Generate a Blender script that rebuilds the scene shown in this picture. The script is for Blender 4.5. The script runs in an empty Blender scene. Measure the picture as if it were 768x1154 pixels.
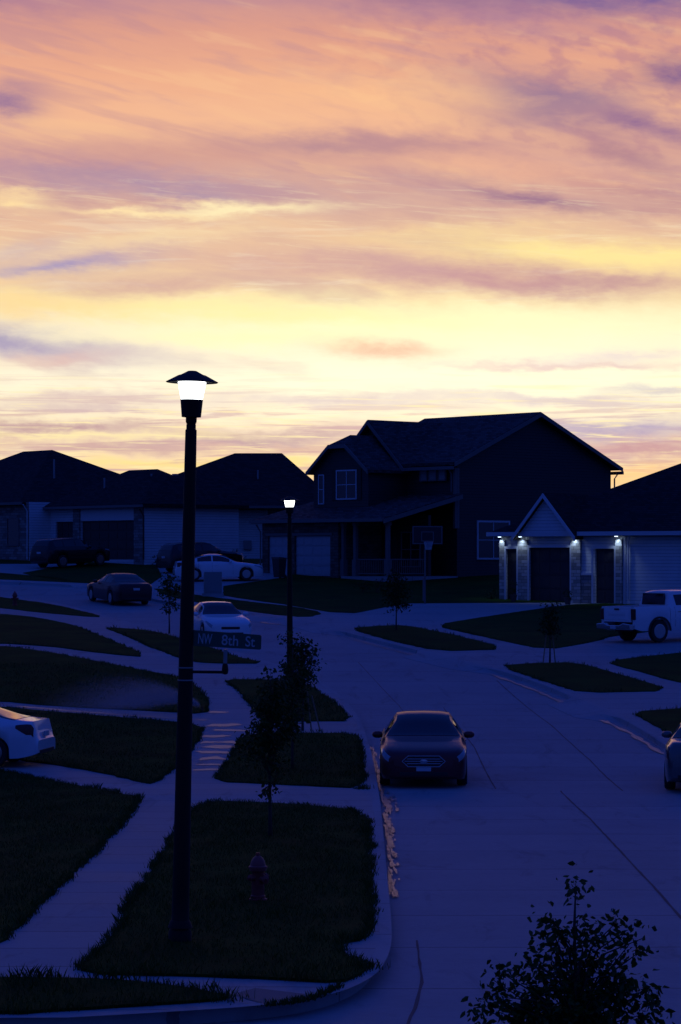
import bpy, bmesh, math, random
from mathutils import Vector, Matrix
random.seed(7)
PI = math.pi
C = bpy.context.scene.collection
SC = bpy.context.scene
F = 3000.0            # focal length in photograph pixels
HZ = 630.0            # eye level row
CX = 384.0
EYE = 5.0

# ------------------------------------------------------------------ terrain
HT = [(0,3.95),(20,4.0),(28.6,4.15),(45,4.6),(57.7,4.8),(75,4.35),(97,3.2),(115,2.6),(130,2.05),
      (140,1.35),(150,.72),(158,.28),(167,.03),(180,0),(400,0),(5000,0)]
def interp(tab, x):
    n = len(tab)
    if x <= tab[0][0]: return tab[0][1]
    if x >= tab[-1][0]: return tab[-1][1]
    for i in range(n-1):
        if x <= tab[i+1][0]: break
    def d(k): return (tab[k+1][1]-tab[k][1])/(tab[k+1][0]-tab[k][0])
    def m(k):
        if k == 0: return d(0)
        if k == n-1: return d(n-2)
        a, b = d(k-1), d(k)
        if a*b <= 0: return 0.0
        return 2*a*b/(a+b)
    h = tab[i+1][0]-tab[i][0]; t = (x-tab[i][0])/h
    t2, t3 = t*t, t*t*t
    return ((2*t3-3*t2+1)*tab[i][1] + (t3-2*t2+t)*h*m(i) + (-2*t3+3*t2)*tab[i+1][1] + (t3-t2)*h*m(i+1))
CUT = [-40+2.0*i for i in range(int((200+40)/2.0)+1)]
_zc = [EYE-interp(HT, y) for y in CUT]
def gz(y):
    """height of the ground (top of the pavements) at distance y: linear between the cut lines"""
    if y <= CUT[0]: return _zc[0]
    if y >= CUT[-1]: return EYE
    k = (y-CUT[0])/2.0; i = int(k); t = k-i
    if i >= len(CUT)-1: return _zc[-1]
    return _zc[i]*(1-t)+_zc[i+1]*t
def at(px, py):
    """ground point seen at photograph pixel (px, py)"""
    lo, hi = 8.0, 172.0
    for _ in range(50):
        m = (lo+hi)/2
        if HZ+F*(EYE-gz(m))/m > py: lo = m
        else: hi = m
    return ((px-CX)/F*lo, lo)

# ------------------------------------------------------------------ materials
def mat(name, col, rough=.7, metal=0, spec=.5, coat=0, bump=None, var=None, emit=None, transl=None, alpha=None):
    m = bpy.data.materials.new(name); m.use_nodes = True
    nt = m.node_tree; b = nt.nodes['Principled BSDF']
    b.inputs['Base Color'].default_value = (*col, 1)
    b.inputs['Roughness'].default_value = rough
    b.inputs['Metallic'].default_value = metal
    b.inputs['Specular IOR Level'].default_value = spec
    b.inputs['Coat Weight'].default_value = coat
    b.inputs['Coat Roughness'].default_value = .05
    if emit:
        b.inputs['Emission Color'].default_value = (*emit[0], 1); b.inputs['Emission Strength'].default_value = emit[1]
    tc = nt.nodes.new('ShaderNodeTexCoord')
    if var:   # (scale, dark factor)
        n = nt.nodes.new('ShaderNodeTexNoise'); n.inputs['Scale'].default_value = var[0]
        n.inputs['Detail'].default_value = 6
        nt.links.new(tc.outputs['Object'], n.inputs['Vector'])
        r = nt.nodes.new('ShaderNodeValToRGB')
        r.color_ramp.elements[0].position = .3; r.color_ramp.elements[1].position = .7
        r.color_ramp.elements[0].color = (*[c*var[1] for c in col], 1)
        r.color_ramp.elements[1].color = (*[min(1, c*(2-var[1])) for c in col], 1)
        nt.links.new(n.outputs['Fac'], r.inputs['Fac'])
        nt.links.new(r.outputs['Color'], b.inputs['Base Color'])
    if bump:  # (scale, strength, distance)
        n = nt.nodes.new('ShaderNodeTexNoise'); n.inputs['Scale'].default_value = bump[0]; n.inputs['Detail'].default_value = 4
        nt.links.new(tc.outputs['Object'], n.inputs['Vector'])
        bp = nt.nodes.new('ShaderNodeBump'); bp.inputs['Strength'].default_value = bump[1]; bp.inputs['Distance'].default_value = bump[2]
        nt.links.new(n.outputs['Fac'], bp.inputs['Height']); nt.links.new(bp.outputs['Normal'], b.inputs['Normal'])
    return m

def nmath(nt, op, a, b=None, c=None, clamp=False):
    n = nt.nodes.new('ShaderNodeMath'); n.operation = op; n.use_clamp = clamp
    for i, v in enumerate((a, b, c)):
        if v is None: continue
        if isinstance(v, (int, float)): n.inputs[i].default_value = v
        else: nt.links.new(v, n.inputs[i])
    return n.outputs[0]

def concrete(name, col, slab, axis='Y', wet=None, var=.82, spec=.22, jd=.42):
    """broom-finished concrete with sawn joints every `slab` metres"""
    m = mat(name, col, rough=.8, var=None)
    nt = m.node_tree; b = nt.nodes['Principled BSDF']; b.inputs['Specular IOR Level'].default_value = spec
    tc = nt.nodes.new('ShaderNodeTexCoord'); sp = nt.nodes.new('ShaderNodeSeparateXYZ')
    nt.links.new(tc.outputs['Object'], sp.inputs[0])
    n1 = nt.nodes.new('ShaderNodeTexNoise'); n1.inputs['Scale'].default_value = .35; n1.inputs['Detail'].default_value = 7; n1.inputs['Roughness'].default_value = .65
    nt.links.new(tc.outputs['Object'], n1.inputs['Vector'])
    n2 = nt.nodes.new('ShaderNodeTexNoise'); n2.inputs['Scale'].default_value = 9; n2.inputs['Detail'].default_value = 5
    nt.links.new(tc.outputs['Object'], n2.inputs['Vector'])
    # per-slab tone
    pos = sp.outputs[axis]
    wob = nmath(nt, 'MULTIPLY', n1.outputs['Fac'], .25)
    p = nmath(nt, 'DIVIDE', nmath(nt, 'ADD', pos, wob), slab)
    fl = nmath(nt, 'FLOOR', p)
    wn = nt.nodes.new('ShaderNodeTexWhiteNoise'); wn.noise_dimensions = '1D'; nt.links.new(fl, wn.inputs['W'])
    fr = nmath(nt, 'FRACT', p)
    d = nmath(nt, 'MINIMUM', fr, nmath(nt, 'SUBTRACT', 1.0, fr))
    j = nmath(nt, 'LESS_THAN', d, .022/slab)
    jm = nmath(nt, 'MULTIPLY', j, jd)
    tone = nmath(nt, 'ADD', nmath(nt, 'MULTIPLY', n1.outputs['Fac'], .7), nmath(nt, 'MULTIPLY', n2.outputs['Fac'], .3))
    tone = nmath(nt, 'ADD', nmath(nt, 'MULTIPLY', tone, (1-var)*2.4), 1-(1-var)*1.2)
    n3 = nt.nodes.new('ShaderNodeTexNoise'); n3.inputs['Scale'].default_value = .9; n3.inputs['Detail'].default_value = 8; n3.inputs['Roughness'].default_value = .7; n3.inputs['Distortion'].default_value = .8
    mp3 = nt.nodes.new('ShaderNodeMapping'); mp3.inputs['Scale'].default_value = (1.6,.28,1); nt.links.new(tc.outputs['Object'], mp3.inputs[0]); nt.links.new(mp3.outputs[0], n3.inputs['Vector'])
    st = nt.nodes.new('ShaderNodeMapRange'); st.inputs['From Min'].default_value = .56; st.inputs['From Max'].default_value = .72; st.inputs['To Max'].default_value = .30
    nt.links.new(n3.outputs['Fac'], st.inputs['Value']); tone = nmath(nt, 'SUBTRACT', tone, st.outputs['Result'])
    tone = nmath(nt, 'ADD', tone, nmath(nt, 'MULTIPLY', nmath(nt, 'SUBTRACT', wn.outputs['Value'], .5), .10))
    tone = nmath(nt, 'MULTIPLY', tone, nmath(nt, 'SUBTRACT', 1.0, jm))
    mx = nt.nodes.new('ShaderNodeVectorMath'); mx.operation = 'SCALE'; mx.inputs[0].default_value = col
    nt.links.new(tone, mx.inputs['Scale']); nt.links.new(mx.outputs[0], b.inputs['Base Color'])
    bp = nt.nodes.new('ShaderNodeBump'); bp.inputs['Strength'].default_value = .35; bp.inputs['Distance'].default_value = .01
    h = nmath(nt, 'SUBTRACT', n2.outputs['Fac'], nmath(nt, 'MULTIPLY', j, 1.0))
    nt.links.new(h, bp.inputs['Height']); nt.links.new(bp.outputs['Normal'], b.inputs['Normal'])
    if wet:
        rr = nmath(nt, 'MULTIPLY_ADD', n1.outputs['Fac'], .4, .52, clamp=True)
        nt.links.new(rr, b.inputs['Roughness'])
    return m

def siding(name, col, pitch=.16, rough=.6):
    m = mat(name, col, rough=rough)
    nt = m.node_tree; b = nt.nodes['Principled BSDF']
    tc = nt.nodes.new('ShaderNodeTexCoord'); sp = nt.nodes.new('ShaderNodeSeparateXYZ')
    nt.links.new(tc.outputs['Object'], sp.inputs[0])
    fr = nmath(nt, 'FRACT', nmath(nt, 'DIVIDE', sp.outputs['Z'], pitch))
    gap = nmath(nt, 'GREATER_THAN', fr, .88)
    n = nt.nodes.new('ShaderNodeTexNoise'); n.inputs['Scale'].default_value = 1.3; n.inputs['Detail'].default_value = 5
    nt.links.new(tc.outputs['Object'], n.inputs['Vector'])
    tone = nmath(nt, 'SUBTRACT', nmath(nt, 'MULTIPLY_ADD', n.outputs['Fac'], .25, .88), nmath(nt, 'MULTIPLY', gap, .45))
    mx = nt.nodes.new('ShaderNodeVectorMath'); mx.operation = 'SCALE'; mx.inputs[0].default_value = col
    nt.links.new(tone, mx.inputs['Scale']); nt.links.new(mx.outputs[0], b.inputs['Base Color'])
    bp = nt.nodes.new('ShaderNodeBump'); bp.inputs['Strength'].default_value = .8; bp.inputs['Distance'].default_value = .03
    nt.links.new(nmath(nt, 'SUBTRACT', 1.0, fr), bp.inputs['Height']); nt.links.new(bp.outputs['Normal'], b.inputs['Normal'])
    return m

def stone(name, col):
    m = mat(name, col, rough=.85)
    nt = m.node_tree; b = nt.nodes['Principled BSDF']
    tc = nt.nodes.new('ShaderNodeTexCoord')
    sp = nt.nodes.new('ShaderNodeSeparateXYZ'); nt.links.new(tc.outputs['Object'], sp.inputs[0])
    cb = nt.nodes.new('ShaderNodeCombineXYZ')
    nt.links.new(nmath(nt, 'ADD', sp.outputs['X'], sp.outputs['Y']), cb.inputs[0]); nt.links.new(sp.outputs['Z'], cb.inputs[1])
    br = nt.nodes.new('ShaderNodeTexBrick'); br.inputs['Scale'].default_value = 1
    br.inputs['Brick Width'].default_value = .42; br.inputs['Row Height'].default_value = .16; br.inputs['Mortar Size'].default_value = .012
    br.inputs['Color1'].default_value = (*[c*.55 for c in col], 1); br.inputs['Color2'].default_value = (*[min(1, c*1.35) for c in col], 1)
    br.inputs['Mortar'].default_value = (*[c*.4 for c in col], 1); br.offset_frequency = 2; br.offset = .37
    nt.links.new(cb.outputs[0], br.inputs['Vector']); nt.links.new(br.outputs['Color'], b.inputs['Base Color'])
    bp = nt.nodes.new('ShaderNodeBump'); bp.inputs['Strength'].default_value = .7; bp.inputs['Distance'].default_value = .03
    nt.links.new(br.outputs['Color'], bp.inputs['Height']); nt.links.new(bp.outputs['Normal'], b.inputs['Normal'])
    return m

def shingles(name, col):
    m = mat(name, col, rough=.9)
    nt = m.node_tree; b = nt.nodes['Principled BSDF']; b.inputs['Specular IOR Level'].default_value = .2
    tc = nt.nodes.new('ShaderNodeTexCoord')
    br = nt.nodes.new('ShaderNodeTexBrick'); br.inputs['Scale'].default_value = 1
    br.inputs['Brick Width'].default_value = .3; br.inputs['Row Height'].default_value = .1; br.inputs['Mortar Size'].default_value = .008
    br.inputs['Color1'].default_value = (*[c*.6 for c in col], 1); br.inputs['Color2'].default_value = (*[c*1.4 for c in col], 1)
    br.inputs['Mortar'].default_value = (*[c*.3 for c in col], 1)
    sp = nt.nodes.new('ShaderNodeSeparateXYZ'); nt.links.new(tc.outputs['Object'], sp.inputs[0])
    cb = nt.nodes.new('ShaderNodeCombineXYZ')
    nt.links.new(nmath(nt, 'ADD', sp.outputs['X'], sp.outputs['Y']), cb.inputs[0]); nt.links.new(sp.outputs['Z'], cb.inputs[1])
    nt.links.new(cb.outputs[0], br.inputs['Vector']); nt.links.new(br.outputs['Color'], b.inputs['Base Color'])
    bp = nt.nodes.new('ShaderNodeBump'); bp.inputs['Strength'].default_value = .5; bp.inputs['Distance'].default_value = .02
    nt.links.new(br.outputs['Color'], bp.inputs['Height']); nt.links.new(bp.outputs['Normal'], b.inputs['Normal'])
    return m

def leafmat(name, c0, c1):
    m = mat(name, c0, rough=.55, spec=.3)
    nt = m.node_tree; b = nt.nodes['Principled BSDF']
    g = nt.nodes.new('ShaderNodeNewGeometry'); r = nt.nodes.new('ShaderNodeValToRGB')
    r.color_ramp.elements[0].color = (*c0, 1); r.color_ramp.elements[1].color = (*c1, 1)
    nt.links.new(g.outputs['Random Per Island'], r.inputs['Fac']); nt.links.new(r.outputs['Color'], b.inputs['Base Color'])
    tr = nt.nodes.new('ShaderNodeBsdfTranslucent'); nt.links.new(r.outputs['Color'], tr.inputs['Color'])
    mx = nt.nodes.new('ShaderNodeMixShader'); mx.inputs[0].default_value = .25
    out = nt.nodes['Material Output']
    nt.links.new(b.outputs[0], mx.inputs[1]); nt.links.new(tr.outputs[0], mx.inputs[2]); nt.links.new(mx.outputs[0], out.inputs[0])
    return m

M = {}
M['road'] = concrete('road_concrete', (.33,.33,.34), 3.3, var=.70, spec=.30, jd=.5)
M['walk'] = concrete('pavement_concrete', (.35,.35,.36), 1.5, wet=True, var=.74, spec=.12)
M['kerb'] = concrete('kerb_concrete', (.36,.36,.37), 3.3, var=.7)
M['joint'] = mat('joint_tar', (.25,.15,.135), rough=.95, spec=.1)
M['soil'] = mat('grass_soil', (.022,.050,.005), rough=.95, spec=.1, bump=(40,.8,.04), var=(.8,.6))
M['lawn'] = mat('lawn_turf', (.026,.060,.006), rough=.95, spec=.1, bump=(30,.9,.05), var=(.6,.65))
M['blade'] = leafmat('grass_blade', (.018,.044,.003), (.045,.095,.010))
M['leaf'] = leafmat('tree_leaf', (.024,.048,.006), (.055,.10,.018))
M['leaf2'] = leafmat('tree_leaf_dark', (.018,.034,.006), (.04,.07,.014))
M['bark'] = mat('bark', (.07,.05,.04), rough=.9, bump=(30,.6,.02))
M['wood'] = mat('stake_wood', (.25,.18,.11), rough=.8)
M['pole'] = mat('black_pole', (.008,.008,.008), rough=.6, spec=.25, bump=(60,.1,.002))
M['globe'] = mat('lamp_lens', (.9,.93,1), rough=.3, emit=((.93,.97,1), 5))
M['signgreen'] = mat('sign_green', (.010,.085,.060), rough=.5)
M['signwhite'] = mat('sign_letter', (.42,.46,.50), rough=.4)
M['hydrant'] = mat('hydrant_paint', (.32,.045,.035), rough=.45, var=(8,.7))
M['hydrantcap'] = mat('hydrant_cap', (.30,.05,.04), rough=.45)
M['rubber'] = mat('tyre_rubber', (.018,.018,.02), rough=.8)
M['rim'] = mat('alloy', (.45,.46,.48), rough=.3, metal=.9)
M['chrome'] = mat('chrome', (.7,.7,.72), rough=.15, metal=1)
M['blackplastic'] = mat('black_plastic', (.015,.015,.017), rough=.5)
M['glass'] = mat('car_glass', (.010,.012,.016), rough=.04, spec=.7)
M['headlamp'] = mat('headlamp_glass', (.30,.33,.38), rough=.12, spec=.8)
M['taillamp'] = mat('taillamp', (.10,.008,.01), rough=.15, spec=.6)
M['plate'] = mat('number_plate', (.55,.58,.62), rough=.4)
def paint(n, c, metal=.0, rough=.32): return mat(n, c, rough=rough, metal=metal, coat=.8)
M['p_maroon'] = mat('paint_dark_maroon', (.16,.030,.034), rough=.38, metal=.5, coat=.35, spec=.3)
M['p_white'] = paint('paint_white', (.74,.76,.79))
M['p_dark'] = mat('paint_charcoal_red', (.06,.022,.026), rough=.4, metal=.4, coat=.3, spec=.3)
M['p_black'] = mat('paint_black', (.012,.012,.014), rough=.35, coat=.4, spec=.3)
M['p_silver'] = paint('paint_grey', (.12,.115,.12), .5)
M['trim'] = mat('white_trim', (.62,.63,.66), rough=.5)
M['greytrim'] = mat('grey_trim', (.16,.15,.15), rough=.6)
M['side_light'] = siding('siding_light', (.62,.64,.66))
M['side_tan'] = siding('siding_grey', (.26,.26,.26))
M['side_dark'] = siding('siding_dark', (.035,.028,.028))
M['side_white'] = siding('siding_white', (.66,.68,.70))
M['stone'] = stone('stone_veneer', (.26,.24,.23))
M['stonelight'] = stone('stone_light', (.42,.41,.40))
M['stonedark'] = stone('stone_dark', (.12,.10,.09))
M['roof'] = shingles('roof_shingle', (.030,.024,.026))
M['roof2'] = shingles('roof_shingle_grey', (.075,.065,.065))
M['gdoor'] = mat('garage_door_white', (.42,.43,.46), rough=.5)
M['gdark'] = mat('garage_door_dark', (.045,.036,.038), rough=.55)
M['opening'] = mat('dark_interior', (.012,.012,.014), rough=.9)
M['winreflect'] = mat('window_reflection', (.30,.29,.30), rough=.4)  # pale grey puts the reflection on the small upper panes into their colour
M['winglass'] = mat('window_glass', (.012,.014,.02), rough=.05, spec=.8)
M['fixture'] = mat('downlight_lens', (.9,.9,.9), rough=.4, emit=((.62,.80,1), 4))
M['metalgrey'] = mat('galvanised', (.30,.31,.32), rough=.45, metal=.5)
M['cabinet'] = mat('utility_green_grey', (.24,.27,.28), rough=.6)
M['bin'] = mat('bin_plastic', (.03,.032,.04), rough=.5)
M['net'] = mat('net_cord', (.55,.55,.58), rough=.8)
M['board'] = mat('backboard', (.02,.022,.03), rough=.25, spec=.4)
M['pot'] = mat('plant_pot', (.10,.07,.06), rough=.7)
def water(nm='wet_film', r_=.12, c_=(.09,.09,.095)):
    m = mat(nm, c_, rough=r_, spec=.9)
    nt = m.node_tree; b = nt.nodes['Principled BSDF']
    tc = nt.nodes.new('ShaderNodeTexCoord'); mp = nt.nodes.new('ShaderNodeMapping'); mp.inputs['Scale'].default_value = (1.2,5,1)
    n = nt.nodes.new('ShaderNodeTexNoise'); n.inputs['Scale'].default_value = 2.4; n.inputs['Detail'].default_value = 5
    nt.links.new(tc.outputs['Object'], mp.inputs[0]); nt.links.new(mp.outputs[0], n.inputs['Vector'])
    bp = nt.nodes.new('ShaderNodeBump'); bp.inputs['Strength'].default_value = .5; bp.inputs['Distance'].default_value = .02
    nt.links.new(n.outputs['Fac'], bp.inputs['Height']); nt.links.new(bp.outputs['Normal'], b.inputs['Normal'])
    return m
M['water'] = water()
M['damp2'] = water('gutter_film', .36, (.17,.16,.17))
M['ramp'] = mat('ramp_panel', (.17,.15,.16), rough=.8, bump=(60,.5,.01))
M['damp'] = water('damp_film', .42, (.20,.20,.205))

# ------------------------------------------------------------------ object helpers
def tag(o, label=None, cat=None, group=None, kind=None):
    if label: o['label'] = label
    if cat: o['category'] = cat
    if group: o['group'] = group
    if kind: o['kind'] = kind
    return o
def empty(name, loc, rz=0, label=None, cat=None, group=None, rot=None):
    o = bpy.data.objects.new(name, None); C.objects.link(o)
    o.location = loc; o.rotation_euler = rot if rot else (0,0,rz); o.empty_display_size = .2
    return tag(o, label, cat, group)

class MB:
    def __init__(s): s.v = []; s.f = []
    def add(s, vs, fs):
        n = len(s.v); s.v += [tuple(v) for v in vs]; s.f += [tuple(i+n for i in f) for f in fs]; return s
    def box(s, x0, x1, y0, y1, z0, z1):
        return s.add([(x0,y0,z0),(x1,y0,z0),(x1,y1,z0),(x0,y1,z0),(x0,y0,z1),(x1,y0,z1),(x1,y1,z1),(x0,y1,z1)],
                     [(0,3,2,1),(4,5,6,7),(0,1,5,4),(1,2,6,5),(2,3,7,6),(3,0,4,7)])
    def prism(s, poly, axis, a, b):
        """poly of 2-tuples in the plane perpendicular to axis, extruded a..b"""
        def p(u, v, w):
            return {'x': (w,u,v), 'y': (u,w,v), 'z': (u,v,w)}[axis]
        n = len(poly)
        vs = [p(u,v,a) for u,v in poly]+[p(u,v,b) for u,v in poly]
        fs = [tuple(range(n)), tuple(range(2*n-1, n-1, -1))]+[(i,(i+1)%n,n+(i+1)%n,n+i) for i in range(n)]
        return s.add(vs, fs)
    def tube(s, pts, rad, n=8, cap=True):
        pts = [Vector(p) for p in pts]
        if not hasattr(rad, '__len__'): rad = [rad]*len(pts)
        rings = []
        for i, p in enumerate(pts):
            d = (pts[min(i+1,len(pts)-1)]-pts[max(i-1,0)]).normalized()
            a = Vector((0,0,1)) if abs(d.z) < .9 else Vector((1,0,0))
            u = d.cross(a).normalized(); w = d.cross(u)
            rings.append([p+rad[i]*(math.cos(2*PI*k/n)*u+math.sin(2*PI*k/n)*w) for k in range(n)])
        vs = [q for r in rings for q in r]
        fs = [(i*n+k, i*n+(k+1)%n, (i+1)*n+(k+1)%n, (i+1)*n+k) for i in range(len(pts)-1) for k in range(n)]
        if cap: fs += [tuple(range(n-1,-1,-1)), tuple(range((len(pts)-1)*n, len(pts)*n))]
        return s.add(vs, fs)
    def lathe(s, prof, n=24, c=(0,0,0), axis='z'):
        vs = []
        for r, h in prof:
            for k in range(n):
                a = 2*PI*k/n; x, y = r*math.cos(a), r*math.sin(a)
                q = (x,y,h) if axis == 'z' else ((x,h,y) if axis == 'y' else (h,x,y))
                vs.append((c[0]+q[0], c[1]+q[1], c[2]+q[2]))
        m = len(prof)
        fs = [(i*n+k, i*n+(k+1)%n, (i+1)*n+(k+1)%n, (i+1)*n+k) for i in range(m-1) for k in range(n)]
        fs += [tuple(range(n-1,-1,-1)), tuple(range((m-1)*n, m*n))]
        return s.add(vs, fs)
    def build(s, name, material, parent=None, smooth=False, bevel=0, loc=None):
        me = bpy.data.meshes.new(name); me.from_pydata(s.v, [], s.f); me.update()
        bm = bmesh.new(); bm.from_mesh(me); bmesh.ops.recalc_face_normals(bm, faces=bm.faces); bm.to_mesh(me); bm.free()
        if smooth:
            for p in me.polygons: p.use_smooth = True
        me.materials.append(material)
        o = bpy.data.objects.new(name, me); C.objects.link(o)
        if parent: o.parent = parent
        if loc: o.location = loc
        if bevel:
            b = o.modifiers.new('bevel', 'BEVEL'); b.width = bevel; b.segments = 2; b.limit_method = 'ANGLE'
        if smooth == 'angle':
            try: me.set_sharp_from_angle(angle=math.radians(35))
            except Exception: pass
        return o

# ------------------------------------------------------------------ draped sheets
def smooth_poly(pts, seg=.6, jit=0.0, rnd=None, closed=True):
    """resample a world-space outline and roughen it a little"""
    out = []
    n = len(pts)
    rg = range(n) if closed else range(n-1)
    for i in rg:
        a, b = pts[i], pts[(i+1)%n]
        L = math.dist(a, b); k = max(1, min(60, int(L/seg)))
        for j in range(k):
            t = j/k
            x, y = a[0]+(b[0]-a[0])*t, a[1]+(b[1]-a[1])*t
            if jit and j: x += random.uniform(-jit, jit); y += random.uniform(-jit, jit)
            out.append((x, y))
    if not closed: out.append(pts[-1])
    return out
def chaikin(pts, it=2):
    for _ in range(it):
        q = []
        n = len(pts)
        for i in range(n):
            a, b = pts[i], pts[(i+1)%n]
            q += [(a[0]*.8+b[0]*.2, a[1]*.8+b[1]*.2), (a[0]*.2+b[0]*.8, a[1]*.2+b[1]*.8)]
        pts = q
    return pts
def sheet_bm(polys, dz, thick=0.0):
    bm = bmesh.new()
    for poly in polys:
        vs = [bm.verts.new((x, y, 0)) for x, y in poly]
        bm.faces.new(vs)
    bmesh.ops.triangulate(bm, faces=bm.faces[:])
    ys = [v.co.y for v in bm.verts]
    for y in CUT:
        if min(ys) < y < max(ys):
            bmesh.ops.bisect_plane(bm, geom=bm.verts[:]+bm.edges[:]+bm.faces[:], dist=1e-5, plane_co=(0,y,0), plane_no=(0,1,0))
    for f in bm.faces:
        if f.normal.z < 0: f.normal_flip()
    for v in bm.verts: v.co.z = gz(v.co.y)+dz
    if thick:
        be = [e for e in bm.edges if len(e.link_faces) == 1]
        r = bmesh.ops.extrude_edge_only(bm, edges=be)
        for e in r['geom']:
            if isinstance(e, bmesh.types.BMVert): e.co.z -= thick
    return bm
def sheet(name, polys, material, dz, thick=0.0, kind='structure', parent=None):
    bm = sheet_bm(polys, dz, thick)
    me = bpy.data.meshes.new(name); bm.to_mesh(me); bm.free(); me.materials.append(material)
    o = bpy.data.objects.new(name, me); C.objects.link(o)
    if parent: o.parent = parent
    else: o['kind'] = kind
    return o
def W(pts): return [at(x, y) for x, y in pts]
# ------------------------------------------------------------------ camera, world
cam = bpy.data.cameras.new('camera'); co = bpy.data.objects.new('camera', cam); C.objects.link(co)
cam.sensor_fit = 'VERTICAL'; cam.sensor_height = 36.0; cam.sensor_width = 36.0*768/1154
cam.lens = 36.0*F/1154
co.location = (0,0,EYE); co.rotation_euler = (PI/2,0,0)
cam.shift_y = (HZ-577)/1154.0
cam.clip_start = .5; cam.clip_end = 12000
SC.camera = co
SC.view_settings.view_transform = 'Standard'; SC.view_settings.look = 'None'
SC.view_settings.exposure = 0; SC.view_settings.gamma = 1

def lin(c):
    return tuple(((v/255.0)/12.92 if v/255.0 <= .04045 else ((v/255.0+.055)/1.055)**2.4) for v in c)

def world():
    w = bpy.data.worlds.new('World'); SC.world = w; w.use_nodes = True
    nt = w.node_tree; nt.nodes.clear(); L = nt.links
    def N(t): return nt.nodes.new(t)
    tc = N('ShaderNodeTexCoord'); sp = N('ShaderNodeSeparateXYZ'); L.new(tc.outputs['Generated'], sp.inputs[0])
    x, y, z = sp.outputs
    az = nmath(nt, 'ARCTAN2', x, y)                       # 0 = towards the sunset
    hor = nmath(nt, 'SQRT', nmath(nt, 'ADD', nmath(nt, 'MULTIPLY', x, x), nmath(nt, 'MULTIPLY', y, y)))
    el = nmath(nt, 'ARCTAN2', z, hor)
    # cloud coordinates: azimuth and elevation in units of 1/3000 rad
    U = nmath(nt, 'MULTIPLY_ADD', az, 3000, 384)
    V = nmath(nt, 'SUBTRACT', 630, nmath(nt, 'MULTIPLY', el, 3000))
    uv = N('ShaderNodeCombineXYZ'); L.new(U, uv.inputs[0]); L.new(V, uv.inputs[1])
    def noise(sx, sy, detail=5, rough=.55, rot=0, off=0, dist=0.0):
        mp = N('ShaderNodeMapping'); mp.vector_type = 'TEXTURE'
        mp.inputs['Scale'].default_value = (sx, sy, 1); mp.inputs['Rotation'].default_value = (0,0,math.radians(rot))
        mp.inputs['Location'].default_value = (off*37.3, off*11.7, off)
        L.new(uv.outputs[0], mp.inputs[0])
        n = N('ShaderNodeTexNoise'); n.inputs['Scale'].default_value = 1; n.inputs['Detail'].default_value = detail
        n.inputs['Roughness'].default_value = rough; n.inputs['Distortion'].default_value = dist
        L.new(mp.outputs[0], n.inputs['Vector']); return n.outputs['Fac']
    # slow warp of the coordinates
    wa = noise(150, 60, 3, .5, 0, 3); wb = noise(110, 34, 4, .6, 4, 9); wc = noise(30, 12, 4, .6, 0, 21)
    U2 = nmath(nt, 'ADD', U, nmath(nt, 'MULTIPLY', nmath(nt, 'SUBTRACT', wa, .5), 60))
    V2 = nmath(nt, 'ADD', V, nmath(nt, 'MULTIPLY', nmath(nt, 'SUBTRACT', wb, .5), 30))
    V2 = nmath(nt, 'ADD', V2, nmath(nt, 'MULTIPLY', nmath(nt, 'SUBTRACT', wc, .5), 14))
    uvw = N('ShaderNodeCombineXYZ'); L.new(U2, uvw.inputs[0]); L.new(V2, uvw.inputs[1])
    # base gradient by elevation
    ramp = N('ShaderNodeValToRGB'); cr = ramp.color_ramp
    vn = nmath(nt, 'DIVIDE', V2, 630.0, clamp=True); L.new(vn, ramp.inputs['Fac'])
    stops = [(0,(196,142,146)),(40,(222,156,136)),(95,(238,172,138)),(140,(243,184,146)),(180,(220,166,148)),
             (225,(216,170,154)),(262,(234,190,158)),(300,(242,204,160)),(340,(252,226,172)),(375,(255,240,204)),
             (430,(255,244,214)),(470,(255,238,200)),(500,(246,220,184)),(535,(255,222,160)),(580,(246,204,168)),(630,(226,172,160))]
    while len(cr.elements) > 1: cr.elements.remove(cr.elements[-1])
    cr.elements[0].position = 0; cr.elements[0].color = (*lin(stops[0][1]), 1)
    for v, c in stops[1:]:
        e = cr.elements.new(v/630.0); e.color = (*lin(c), 1)
    col = ramp.outputs['Color']
    def mix(fac, a, c):
        m = N('ShaderNodeMix'); m.data_type = 'RGBA'; m.clamp_factor = True
        L.new(fac, m.inputs['Factor'])
        if isinstance(a, tuple): m.inputs['A'].default_value = (*a, 1)
        else: L.new(a, m.inputs['A'])
        if isinstance(c, tuple): m.inputs['B'].default_value = (*c, 1)
        else: L.new(c, m.inputs['B'])
        return m.outputs['Result']
    def ramp2(v, a, b):
        m = N('ShaderNodeMapRange'); m.interpolation_type = 'SMOOTHSTEP'; m.inputs['From Min'].default_value = a; m.inputs['From Max'].default_value = b
        L.new(v, m.inputs['Value']); return m.outputs['Result']
    # mauve cloud sheets and bright wisps all over
    s1 = noise(260, 46, 6, .55, 8, 5, .3)
    s2 = noise(170, 24, 4, .5, 13, 61, .25)
    col = mix(nmath(nt, 'MULTIPLY', ramp2(s1, .52, .72), .38), col, lin((176,134,156)))
    up_ = ramp2(nmath(nt, 'MULTIPLY', V, -1), -340, -180)
    col = mix(nmath(nt, 'MULTIPLY', nmath(nt, 'MULTIPLY', ramp2(s2, .50, .66), up_), .40), col, lin((184,134,148)))
    col = mix(nmath(nt, 'MULTIPLY', nmath(nt, 'MULTIPLY', ramp2(nmath(nt, 'MULTIPLY', s2, -1), -.46, -.34), up_), .35), col, lin((250,196,146)))
    wisp = noise(150, 14, 6, .62, -2, 14, .6)
    wm = nmath(nt, 'MULTIPLY', ramp2(wisp, .52, .68), ramp2(V, 210, 300))
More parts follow.
